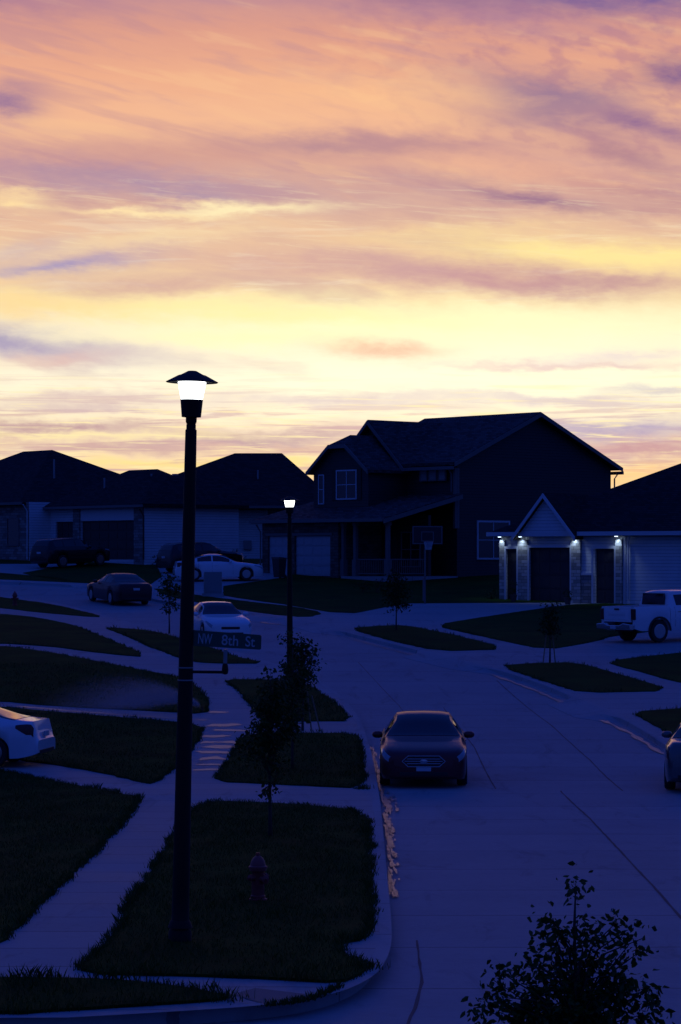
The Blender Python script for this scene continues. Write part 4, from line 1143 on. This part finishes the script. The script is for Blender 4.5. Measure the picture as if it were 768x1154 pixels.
# ------------------------------------------------------------------ street lamps
def lamp_post(x, y, label, H, sc=1.0, tilt=0.0, dark=False):
    r = empty('street_lamp', (x,y,gz(y)+.03), label=label, cat='street lamp', group='post-top lamps along the street', rot=(0,tilt,0))
    hz_ = H-.62*sc
    m = MB(); m.lathe([(.125*sc,-.1),(.125*sc,.10),(.098*sc,.14),(.092*sc,.5),(.088*sc,1.6),(.062*sc,hz_-.06),(.052*sc,hz_-.05),(.052*sc,hz_)], 20); m.build('pole', M['pole'], r, smooth='angle')
    m = MB(); m.lathe([(.135*sc,.141),(.115*sc,.20),(.102*sc,.22)], 20); m.build('base_collar', M['pole'], r, smooth='angle')
    m = MB(); m.lathe([(.048*sc,hz_+.002),(.060*sc,hz_+.03),(.060*sc,hz_+.075),(.105*sc,hz_+.08),(.122*sc,hz_+.265*sc),(.122*sc,hz_+.27*sc)], 24); m.build('fitter', M['pole'], r, smooth='angle')
    m = MB(); m.lathe([(.116*sc,hz_+.272*sc),(.152*sc,hz_+.455*sc),(.15*sc,hz_+.46*sc)], 28); m.build('lens', M['globe'], r, smooth='angle')
    m = MB(); z = hz_+.462*sc
    m.lathe([(.15*sc,z),(.275*sc,z-.010),(.285*sc,z-.002),(.15*sc,z+.07*sc),(.12*sc,z+.078*sc),(.045*sc,z+.118*sc),(.03*sc,z+.12*sc)], 32); m.build('hood', M['pole'], r, smooth='angle')
    return r
lx, ly = at(203, 1063)
LP1 = lamp_post(lx, ly, 'tall black street lamp nearest us, carrying the street name sign', 6.20, 1.0, math.radians(1.25))
lx2, ly2 = at(327, 802)
LP2 = lamp_post(lx2, ly2, 'smaller-looking street lamp standing beyond the young trees', 6.12, .98, math.radians(-.1))

# street name sign on its bracket
zs = lambda py, D: (HZ-py)/F*D
sgn = empty('street_sign', ((206-CX)/F*ly, ly, EYE+zs(757, ly)), label='dark green street name sign reading NW 8th St on a bracket', cat='street sign')
k = ly/F
m = MB(); m.tube([(.05,0,0),(.47,0,-.005)], .016, 10); m.build('bracket_arm', M['pole'], sgn, smooth='angle')
for dz_ in (.045,-.09):
    m = MB(); m.lathe([(.087,dz_-.007),(.087,dz_+.007)], 20, (.033,0,0)); m.build('clamp_band', M['metalgrey'], sgn, smooth='angle')
m = MB(); m.lathe([(.012,-.03),(.030,-.02),(.036,.02),(.030,.07),(.022,.09)], 14, (.46,0,0)); m.build('elbow', M['pole'], sgn, smooth='angle')
m = MB(); m.tube([(.46,0,.09),(.465,0,.24)], .022, 10); m.build('riser', M['metalgrey'], sgn, smooth='angle')
MBs = MB(); 
pl_pts = [(.075,.272),(.855,.228),(.855,.375),(.075,.455)]
def inset_round(): return None
m = MB(); m.prism([(.06,.285),(.835,.238),(.85,.25),(.853,.385),(.84,.398),(.06,.455)], 'y', -.006, .006); bl = m.build('sign_blade', M['signgreen'], sgn)
def text_mesh(s, size, name, material, parent, loc, rot, squeeze=1.0, shear=0.0, ext=.001):
    cu = bpy.data.curves.new(name, 'FONT'); cu.body = s; cu.size = size; cu.extrude = ext; cu.align_x = 'LEFT'; cu.offset = .0015
    to = bpy.data.objects.new(name, cu); C.objects.link(to)
    bpy.context.view_layer.update()
    me = bpy.data.meshes.new_from_object(to.evaluated_get(bpy.context.evaluated_depsgraph_get()))
    bpy.data.objects.remove(to)
    for v in me.vertices: v.co.x *= squeeze
    me.materials.clear(); me.materials.append(material)
    o = bpy.data.objects.new(name, me); C.objects.link(o); o.parent = parent; o.location = loc; o.rotation_euler = rot
    return o
an = math.radians(3.6)
for txt_, x0_, x1_ in (('NW',.167,.318),('8th',.420,.600),('St',.677,.781)):
    o = text_mesh(txt_, .158, 'lettering', M['signwhite'], bl, (0,-.0085,0), (PI/2,an,0))
    xs_ = [v.co.x for v in o.data.vertices]; k_ = (x1_-x0_)/(max(xs_)-min(xs_))
    for v in o.data.vertices: v.co.x = (v.co.x-min(xs_))*k_
    o.location = (x0_,-.0085,.318-.062*x0_)
# ------------------------------------------------------------------ trees
def leaf_cloud(n, ellip, size, droop=.6, seed=1, twigs=None):
    rnd = random.Random(seed); vs, fs = [], []
    tot = sum(e[3]*e[4]*e[5] for e in ellip)
    anchors = []
    for e in ellip:
        for _ in range(max(3, int(n/15*e[3]*e[4]*e[5]/tot))):
            while True:
                p = Vector((rnd.uniform(-1,1), rnd.uniform(-1,1), rnd.uniform(-1,1)))
                if .30 < p.length < 1: break
            anchors.append(Vector((e[0]+p.x*e[3], e[1]+p.y*e[4], e[2]+p.z*e[5])))
    for c in anchors:
        k = rnd.randint(9, 21); sp = size*rnd.uniform(.9, 2.0)
        for _ in range(k):
            p = c+Vector((rnd.gauss(0,sp*.6), rnd.gauss(0,sp*.6), rnd.gauss(0,sp*.6)))
            L = size*rnd.uniform(.6, 1.35); w = L*rnd.uniform(.20, .32)
            a = rnd.uniform(0, 2*PI); d = Vector((math.cos(a), math.sin(a), rnd.uniform(-1.2,.5)-droop*.5)).normalized()
            q = d.cross(Vector((rnd.uniform(-1,1), rnd.uniform(-1,1), rnd.uniform(-.3,1)))).normalized()
            up = q.cross(d)*.12*L; i = len(vs)
            vs += [p, p+d*L*.35+q*w+up, p+d*L, p+d*L*.35-q*w+up, p+d*L*.7+q*w*.7, p+d*L*.7-q*w*.7]
            fs += [(i,i+1,i+4,i+2),(i,i+2,i+5,i+3)]
    return vs, fs, anchors
def tree(name, x, y, H, ellip, n, leaf, label, cat='tree', group=None, seed=1, stakes=None, lm='leaf', lean=(0,0), tr=.03, z=None, first=.35):
    r = empty(name, (x, y, gz(y)+(.03 if z is None else z)), label=label, cat=cat, group=group)
    vs, fs, anc = leaf_cloud(n, ellip, leaf, seed=seed)
    rnd = random.Random(seed+5)
    tp = [(0,0,-.1)]+[(lean[0]*t+rnd.uniform(-.01,.01), lean[1]*t+rnd.uniform(-.01,.01), H*.9*t) for t in (.15,.3,.45,.6,.8,1)]
    m = MB(); m.tube(tp, [tr*1.3]+[tr*(1-.75*t) for t in (.1,.3,.45,.6,.8,1)], 8)
    def onaxis(zz):
        t = max(0, min(1, zz/(H*.9))); return Vector((lean[0]*t, lean[1]*t, zz))
    for c in anc:
        if rnd.random() < .8 and c.z > .1*H:
            st = onaxis(max(first*H*.8, min(H*.85, c.z-rnd.uniform(.12,.35)*H*.6)))
            mid_ = (st+c)/2+Vector((rnd.uniform(-.04,.04), rnd.uniform(-.04,.04), .03*H))
            m.tube([st, mid_, c], [tr*.28, tr*.17, tr*.07], 4, cap=False)
    m.build('trunk', M['bark'], r, smooth=True)
    MB().add(vs, fs).build('crown', M[lm], r)
    if stakes:
        for sx, sy, h in stakes: MB().tube([(sx*1.5, sy*1.5, -.1), (sx*.75, sy*.75, h)], .022, 6).build('stake', M['wood'], r)
    return r
GT = 'young street trees'
x, y = at(305, 944); s_ = F/y
tree('street_tree', x, y, 2.72, [(.02,0,1.75,.36,.34,.62),(-.25,.05,1.55,.26,.24,.32),(.26,0,1.85,.26,.26,.34),(.10,.0,2.45,.26,.24,.30),(-.02,0,.82,.22,.18,.17),(0,0,1.15,.16,.15,.18)],
     2000, .080, 'leafy young tree on the lawn just behind the fire hydrant', group=GT, seed=3)
x, y = at(330, 868)
tree('street_tree', x, y, 3.05, [(0,0,1.55,.42,.36,.55),(.05,0,2.1,.42,.36,.45),(-.12,.1,1.1,.26,.25,.25)], 1250, .09, 'middle young tree in the cluster, trunk on the second lawn patch', group=GT, seed=8)
x, y = at(353, 826)
tree('street_tree', x-.28, y+.6, 2.55, [(-.05,0,1.5,.46,.4,.45),(-.08,0,2.0,.40,.36,.35),(-.18,0,2.40,.34,.25,.18),(.22,0,1.95,.22,.2,.28)], 1150, .10,
     'staked young tree, farthest of the cluster below the second street lamp', group=GT, seed=12, stakes=[(.16,.05,1.0),(.32,-.1,.9)])
x, y = at(191, 714)
tree('street_tree', x, y, 2.45, [(0,0,1.75,.36,.3,.55),(.05,0,1.1,.30,.26,.35),(-.12,0,2.0,.22,.2,.25)], 420, .13, 'sparse young tree left of the near lamp post before the street', group=GT, seed=21)
x, y = at(447, 711)
tree('street_tree', x, y, 2.35, [(0,0,1.65,.52,.45,.55),(0,0,1.05,.44,.4,.25),(.05,0,2.1,.28,.25,.2)], 900, .13, 'round young tree in front of the two-storey house', group=GT, seed=27, lm='leaf2')
x, y = at(620, 747)
tree('street_tree', x, y, 2.1, [(0,0,1.25,.26,.22,.55),(.04,0,1.8,.17,.15,.26)], 520, .11, 'slim staked tree on the verge before the bungalow', group=GT, seed=33, lm='leaf2', stakes=[(-.16,0,.95),(.13,.05,.9)])
# the near tree at lower right
ty = 13.4; tx = (650-CX)/F*ty
k = ty/F
def E(px, py, rx, ry): return ((px-650)*k, random.uniform(-.05,.05), EYE+(HZ-py)*k-(gz(ty)+.03), rx*k, rx*k*.9, ry*k)
el = [E(652,1012,13,20),E(640,1040,18,14),E(618,1036,9,14),E(660,1056,22,16),E(636,1072,22,14),E(700,1040,20,14),E(716,1062,9,14),E(690,1078,12,8),
      E(606,1085,22,14),E(650,1098,30,18),E(700,1108,28,18),E(575,1102,24,12),E(558,1120,12,14),E(620,1120,30,18),E(668,1130,36,20),E(722,1128,22,16),E(735,1150,18,18),
      E(590,1140,28,14),E(545,1145,7,16),E(640,1160,70,26),E(655,1230,90,40),E(640,1300,80,40)]
tree('foreground_tree', tx, ty, EYE+(HZ-1060)*k-gz(ty), el, 11000, .044, 'dark leafy treetop rising from the lower right corner', seed=44, tr=.028, first=.5)

# ------------------------------------------------------------------ fire hydrants
def hydrant(x, y, label, sc=1.0, rz=0.0, dark=False):
    r = empty('fire_hydrant', (x,y,gz(y)+.02), rz, label, 'fire hydrant', 'fire hydrants')
    m = MB(); m.lathe([(.125*sc,-.05),(.125*sc,.03*sc),(.10*sc,.04*sc),(.10*sc,.07*sc),(.088*sc,.08*sc),(.082*sc,.38*sc),(.088*sc,.40*sc),(.115*sc,.41*sc),(.115*sc,.44*sc)], 24)
    m.build('barrel', M['hydrant'], r, smooth='angle')
    m = MB(); m.lathe([(.128*sc,.442*sc),(.128*sc,.465*sc),(.105*sc,.48*sc),(.095*sc,.53*sc),(.065*sc,.585*sc),(.035*sc,.605*sc),(.028*sc,.61*sc),(.028*sc,.65*sc)], 24)
    m.build('bonnet', M['hydrantcap'], r, smooth='angle')
    for n_, ang, rr, zz in (('pumper_cap', -PI/2+.5, .062, .30), ('hose_cap', 0+.5, .045, .32), ('hose_cap', PI+.5, .045, .32)):
        m = MB(); m.lathe([(rr*.8*sc,.06*sc),(rr*.8*sc,.115*sc),(rr*sc,.117*sc),(rr*sc,.15*sc),(rr*.4*sc,.16*sc),(.018*sc,.162*sc),(.018*sc,.19*sc)], 16, (0,0,0), 'x')
        c_, s_2 = math.cos(ang), math.sin(ang); m.v = [(a*c_-b*s_2, a*s_2+b*c_, cz+zz*sc) for a,b,cz in m.v]
        m.build(n_, M['hydrantcap'], r, smooth='angle')
x, y = at(291, 1017)
hydrant(x, y, 'dull red fire hydrant on the lawn beside the near street lamp', .92, .3)
x, y = at(17, 683)
hydrant(x, y, 'small distant fire hydrant on the verge at the left edge', 1.05, 0)

# ------------------------------------------------------------------ other street things
def at2(px, D): return ((px-CX)/F*D, D)
x, y = at(240, 672)
r = empty('utility_cabinet', (x,y,gz(y)+.03), .1, 'pale boxy utility cabinet on the lawn before the white coupe', 'utility box')
MB().box(-.52,.52,-.4,.4,-.1,.12).build('plinth', M['kerb'], r, bevel=.01)
m = MB(); m.prism([(-.36,.122),(.36,.122),(.36,1.1),(-.34,1.2),(-.36,1.18)], 'x', -.44, .44); b_ = m.build('cabinet', M['cabinet'], r, bevel=.015)
MB().box(-.40,.40,-.372,-.362,.2,1.08).build('door', M['cabinet'], r, bevel=.004)
MB().box(.30,.34,-.39,-.374,.55,.72).build('handle', M['metalgrey'], r)

# basketball hoop
D = 127.0; x = (482-CX)/F*D; gy = gz(D)
r = empty('basketball_hoop', (x,D,gy+.03), math.radians(6), 'basketball hoop on a post in front of the dark gable wall', 'basketball hoop')
zc = EYE+(HZ-603)/F*D-gy-.03
MB().tube([(0,.9,-.2),(0,.9,zc-.75),(0,.35,zc-.05)], .045, 10).build('post', M['metalgrey'], r, smooth=True)
MB().tube([(0,.9,zc-.55),(0,.05,zc+.15)], .03, 8).build('brace', M['metalgrey'], r)
MB().box(-.10,.02,.80,1.0,.15,1.25).build('post_padding', M['greytrim'], r, bevel=.02)
bw, bh = .72, .43
MB().box(-bw,bw,0,.03,zc-bh,zc+bh).build('backboard', M['board'], r)
m = MB()
for a, b, c, d in ((-bw,bw,zc+bh-.05,zc+bh),(-bw,bw,zc-bh,zc-bh+.05),(-bw,-bw+.05,zc-bh+.05,zc+bh-.05),(bw-.05,bw,zc-bh+.05,zc+bh-.05)): m.box(a,b,-.012,-.002,c,d)
m.build('board_frame', M['greytrim'], r)
m = MB()
for a, b, c, d in ((-.30,.30,zc+.13,zc+.17),(-.30,.30,zc-.30,zc-.26),(-.30,-.26,zc-.26,zc+.13),(.26,.30,zc-.26,zc+.13)): m.box(a,b,-.012,-.002,c,d)
m.build('target_square', M['greytrim'], r)
m = MB(); n = 20; pts = [(.225*math.cos(2*PI*j/n), -.34+.225*math.sin(2*PI*j/n), zc-.30) for j in range(n+1)]
m.tube(pts, .012, 6, cap=False); rim_ = m.build('rim', M['hydrant'], r)
m = MB()
for j in range(12):
    for sg in (1,-1):
        p = []
        for q in range(5):
            a = 2*PI*(j+sg*q*.5)/12; rr = .22-.022*q; p.append((rr*math.cos(a), -.34+rr*math.sin(a), zc-.30-.10*q))
        m.tube(p, .011, 4, cap=False)
m.build('net', M['net'], r)

# wheelie bins by the garage, plants, pots
def bin_(x, y, rz, label, h=1.05):
    r = empty('wheeled_bin', (x,y,gz(y)+.02), rz, label, 'bin')
    m = MB(); w0, w1 = .22, .29; vs = [(-w0,-w0,.05),(w0,-w0,.05),(w0,w0,.05),(-w0,w0,.05),(-w1,-w1,h),(w1,-w1,h),(w1,w1,h),(-w1,w1,h)]
    m.add(vs, [(0,3,2,1),(4,5,6,7),(0,1,5,4),(1,2,6,5),(2,3,7,6),(3,0,4,7)]); m.build('tub', M['bin'], r, bevel=.02)
    MB().prism([(-.32,h+.005),(.32,h+.005),(.30,h+.06),(-.30,h+.10)], 'x', -.31, .31).build('lid', M['bin'], r, bevel=.015)
    for sx in (-.2,.2):
        MB().lathe([(.09,sx-.02),(.09,sx+.02)], 16, (0,.25,.09), 'x').build('wheel', M['rubber'], r)
x, y = at2(315, 144.5)
bin_(x, y, -.8, 'dark wheeled bin between the two white garage doors')
def shrub(name, px, D, R, hgt, label, n=260, lm='leaf2', z=0, leaf=.07, seed=5, pot=False, group=None):
    x, y = at2(px, D); zz = .02
    r = empty(name, (x,y,gz(y)+z+zz), 0, label, 'potted plant' if pot else 'shrub', group)
    z0 = 0
    if pot:
        MB().lathe([(.12,0),(.17,.30),(.19,.30),(.19,.34)], 16).build('pot', M['pot'], r, smooth='angle'); z0 = .3
    vs, fs, anc = leaf_cloud(n, [(0,0,z0+hgt*.5,R,R,hgt*.5),(R*.3,0,z0+hgt*.35,R*.7,R*.6,hgt*.35)], leaf, seed=seed)
    MB().add(vs, fs).build('foliage', M[lm], r)
    m = MB()
    for c in anc[::2]: m.tube([(0,0,z0-.05), c], [.012,.005], 4, cap=False)
    m.build('stems', M['bark'], r)
shrub('shrub', 424, 134.5, .55, .75, 'leafy shrub below the porch of the two-storey house', seed=6, z=.1)
shrub('shrub', 409, 135, .40, .5, 'small low shrub beside the porch shrub of the two-storey house', seed=7, z=.1)
shrub('shrub', 553, 131, .32, .6, 'low shrub at the left corner of the bungalow', seed=9)
shrub('shrub', 302, 158, .6, 1.2, 'rounded shrub at the right of the meter box', seed=10)
shrub('shrub', 268, 158, .45, .9, 'shrub below the meter box', seed=11)
shrub('potted_plant', 579, 129.2, .22, .75, 'potted plant by the narrow door of the bungalow', seed=13, pot=True, n=160)
shrub('potted_plant', 640, 126.8, .22, .45, 'potted plant at the right edge of the bungalow garage', seed=14, pot=True, n=140)
shrub('shrub', 177, 153, .5, .7, 'low shrub at the corner of the far left garage', seed=15)

# ------------------------------------------------------------------ sprinkler with its spray
sx, sy = at(228, 803)
r = empty('lawn_sprinkler', (sx, sy, gz(sy)+.03), 0, 'pop-up lawn sprinkler throwing a fan of spray to the left', 'sprinkler')
MB().lathe([(.03,0),(.03,.06),(.018,.07),(.018,.12),(.024,.125),(.024,.15)], 12).build('nozzle', M['blackplastic'], r, smooth='angle')
def spraymat():
    m = bpy.data.materials.new('water_spray'); m.use_nodes = True; nt = m.node_tree; nt.nodes.clear()
    a = nt.nodes.new('ShaderNodeBsdfTranslucent'); a.inputs[0].default_value = (.55,.55,.58,1)
    b = nt.nodes.new('ShaderNodeBsdfDiffuse'); b.inputs[0].default_value = (.5,.5,.55,1)
    t = nt.nodes.new('ShaderNodeBsdfTransparent'); mx = nt.nodes.new('ShaderNodeMixShader'); mx.inputs[0].default_value = .6
    m2 = nt.nodes.new('ShaderNodeMixShader'); m2.inputs[0].default_value = .35; o = nt.nodes.new('ShaderNodeOutputMaterial')
    nt.links.new(b.outputs[0], mx.inputs[1]); nt.links.new(a.outputs[0], mx.inputs[2]); nt.links.new(t.outputs[0], m2.inputs[1]); nt.links.new(mx.outputs[0], m2.inputs[2]); nt.links.new(m2.outputs[0], o.inputs[0])
    return m
rnd = random.Random(99); vs, fs = [], []
for _ in range(60000):
    a = rnd.uniform(math.radians(160), math.radians(196)); v0 = rnd.uniform(5.2, 7.2); e = math.radians(rnd.uniform(14, 36)); t = rnd.uniform(.02, 1)**.8
    T = 2*v0*math.sin(e)/9.8*1.05; tt = t*T; d = v0*math.cos(e)*tt*.98; z = .15+v0*math.sin(e)*tt-4.9*tt*tt
    if z < .02: continue
    p = Vector((math.cos(a)*d, math.sin(a)*d, z))+Vector((rnd.gauss(0,.03),rnd.gauss(0,.03),rnd.gauss(0,.03)))*(1+d*.5)
    vz = v0*math.sin(e)-9.8*tt; dr = Vector((math.cos(a)*v0*math.cos(e), math.sin(a)*v0*math.cos(e), vz)).normalized()
    L = rnd.uniform(.02,.05); q = dr.cross(Vector((0,1,.2))).normalized()*rnd.uniform(.002,.0042); i = len(vs)
    vs += [p-q, p+q, p+dr*L]; fs.append((i,i+1,i+2))
sp_ = MB().add(vs, fs).build('water_spray', spraymat(), None, loc=(sx, sy, gz(sy)+.03)); sp_['kind'] = 'stuff'
sp_['label'] = 'fan of fine sprinkler spray over the left lawn'

# ------------------------------------------------------------------ grass blades on the nearer lawns
def inside(poly, x, y):
    c = False; n = len(poly); j = n-1
    for i in range(n):
        if (poly[i][1] > y) != (poly[j][1] > y) and x < (poly[j][0]-poly[i][0])*(y-poly[i][1])/(poly[j][1]-poly[i][1])+poly[i][0]: c = not c
        j = i
    return c
def grass():
    rnd = random.Random(5); vs, fs = [], []
    def blade(x, y, h, w, base):
        a = rnd.uniform(0, 2*PI); l = rnd.uniform(.1,.7)*h; b = rnd.uniform(0, 2*PI)
        dx, dy = math.cos(a)*w, math.sin(a)*w; i = len(vs)
        vs.append((x-dx, y-dy, base)); vs.append((x+dx, y+dy, base))
        vs.append((x+dx*.6+math.cos(b)*l*.4, y+dy*.6+math.sin(b)*l*.4, base+h*.6)); vs.append((x+math.cos(b)*l, y+math.sin(b)*l, base+h))
        fs.append((i,i+1,i+2)); fs.append((i,i+2,i+3))
    def area(poly, dens, h, w, xlo=-13, ymax=75):
        xs = [p[0] for p in poly]; ys = [p[1] for p in poly]
        x0, x1, y0, y1 = max(xlo, min(xs)), max(xs), min(ys), min(max(ys), ymax)
        for _ in range(int((x1-x0)*(y1-y0)*dens)):
            x, y = rnd.uniform(x0, x1), rnd.uniform(y0, y1)
            if x < -.17*y-.6: continue
            q = math.sin(x*2.3+1.7*math.sin(y*.9))*math.sin(y*1.4+1.3*math.sin(x*1.9))+.5*math.sin(x*6.1+y*3.3)*math.sin(y*4.7-x*2.1)
            if q < -.75 and rnd.random() < .6: continue
            if inside(poly, x, y): blade(x, y, h*rnd.uniform(.5,1.35)*(1+.28*q), w, gz(y)+.02)
    def edge(poly, step, h, w, spread):
        for a, b in zip(poly, poly[1:]+poly[:1]):
            L = math.dist(a, b)
            if max(abs(a[0]), abs(b[0])) > 14 or a[1] > 110: continue
            n_ = rnd.random()
            for _ in range(int(L/step*rnd.choice((.15,.5,1,1.3)))+1):
                t = rnd.random(); x, y = a[0]+(b[0]-a[0])*t+rnd.gauss(0,spread), a[1]+(b[1]-a[1])*t+rnd.gauss(0,spread)
                blade(x, y, h*rnd.uniform(.6,1.5)*(1+.6*(n_ > .85)), w, gz(y)+.005)
    area(p_big, 420, .055, .0045); area(tongue, 420, .06, .005); area(left_a, 330, .055, .005)
    area(p_c, 170, .06, .008); area(left_b, 150, .06, .008); area(p_d, 90, .07, .011, ymax=80); area(left_c, 70, .07, .011, ymax=90)
    for p, st, w in ((p_big,.006,.005),(tongue,.006,.005),(left_a,.007,.005),(p_c,.012,.007),(left_b,.012,.007),(p_d,.02,.01),(left_c,.02,.01),(left_d,.04,.014),(p_e,.04,.014)):
        edge(p, st, .07, w, .035)
    # weeds growing along the ramp joint at the corner
    ln = W([(300,1134),(330,1131),(352,1126),(370,1119),(384,1111)])
    for a, b in zip(ln, ln[1:]):
        for _ in range(170):
            t = rnd.random(); x, y = a[0]+(b[0]-a[0])*t+rnd.gauss(0,.03), a[1]+(b[1]-a[1])*t+rnd.gauss(0,.04)
            blade(x, y, rnd.uniform(.02,.08), .006, gz(y))
    for cx_, cy_, n_, sp in ((409,889,150,.09),(412,1092,120,.08),(258,1127,90,.10)):
        ax, ay = at(cx_, cy_)
        for _ in range(n_): blade(ax+rnd.gauss(0,sp), ay+rnd.gauss(0,sp*1.4), rnd.uniform(.04,.13), .006, gz(ay))
    for p in (p3, p5, p7, p6, p4): edge(p, .04, .07, .014, .04)
    o = MB(); o.v = vs; o.f = fs
    me = bpy.data.meshes.new('grass'); me.from_pydata(vs, [], fs); me.materials.append(M['blade'])
    ob = bpy.data.objects.new('grass', me); C.objects.link(ob); ob['kind'] = 'stuff'; ob['label'] = 'short dark grass on the lawns'
    print('blades', len(fs)//2)
grass()
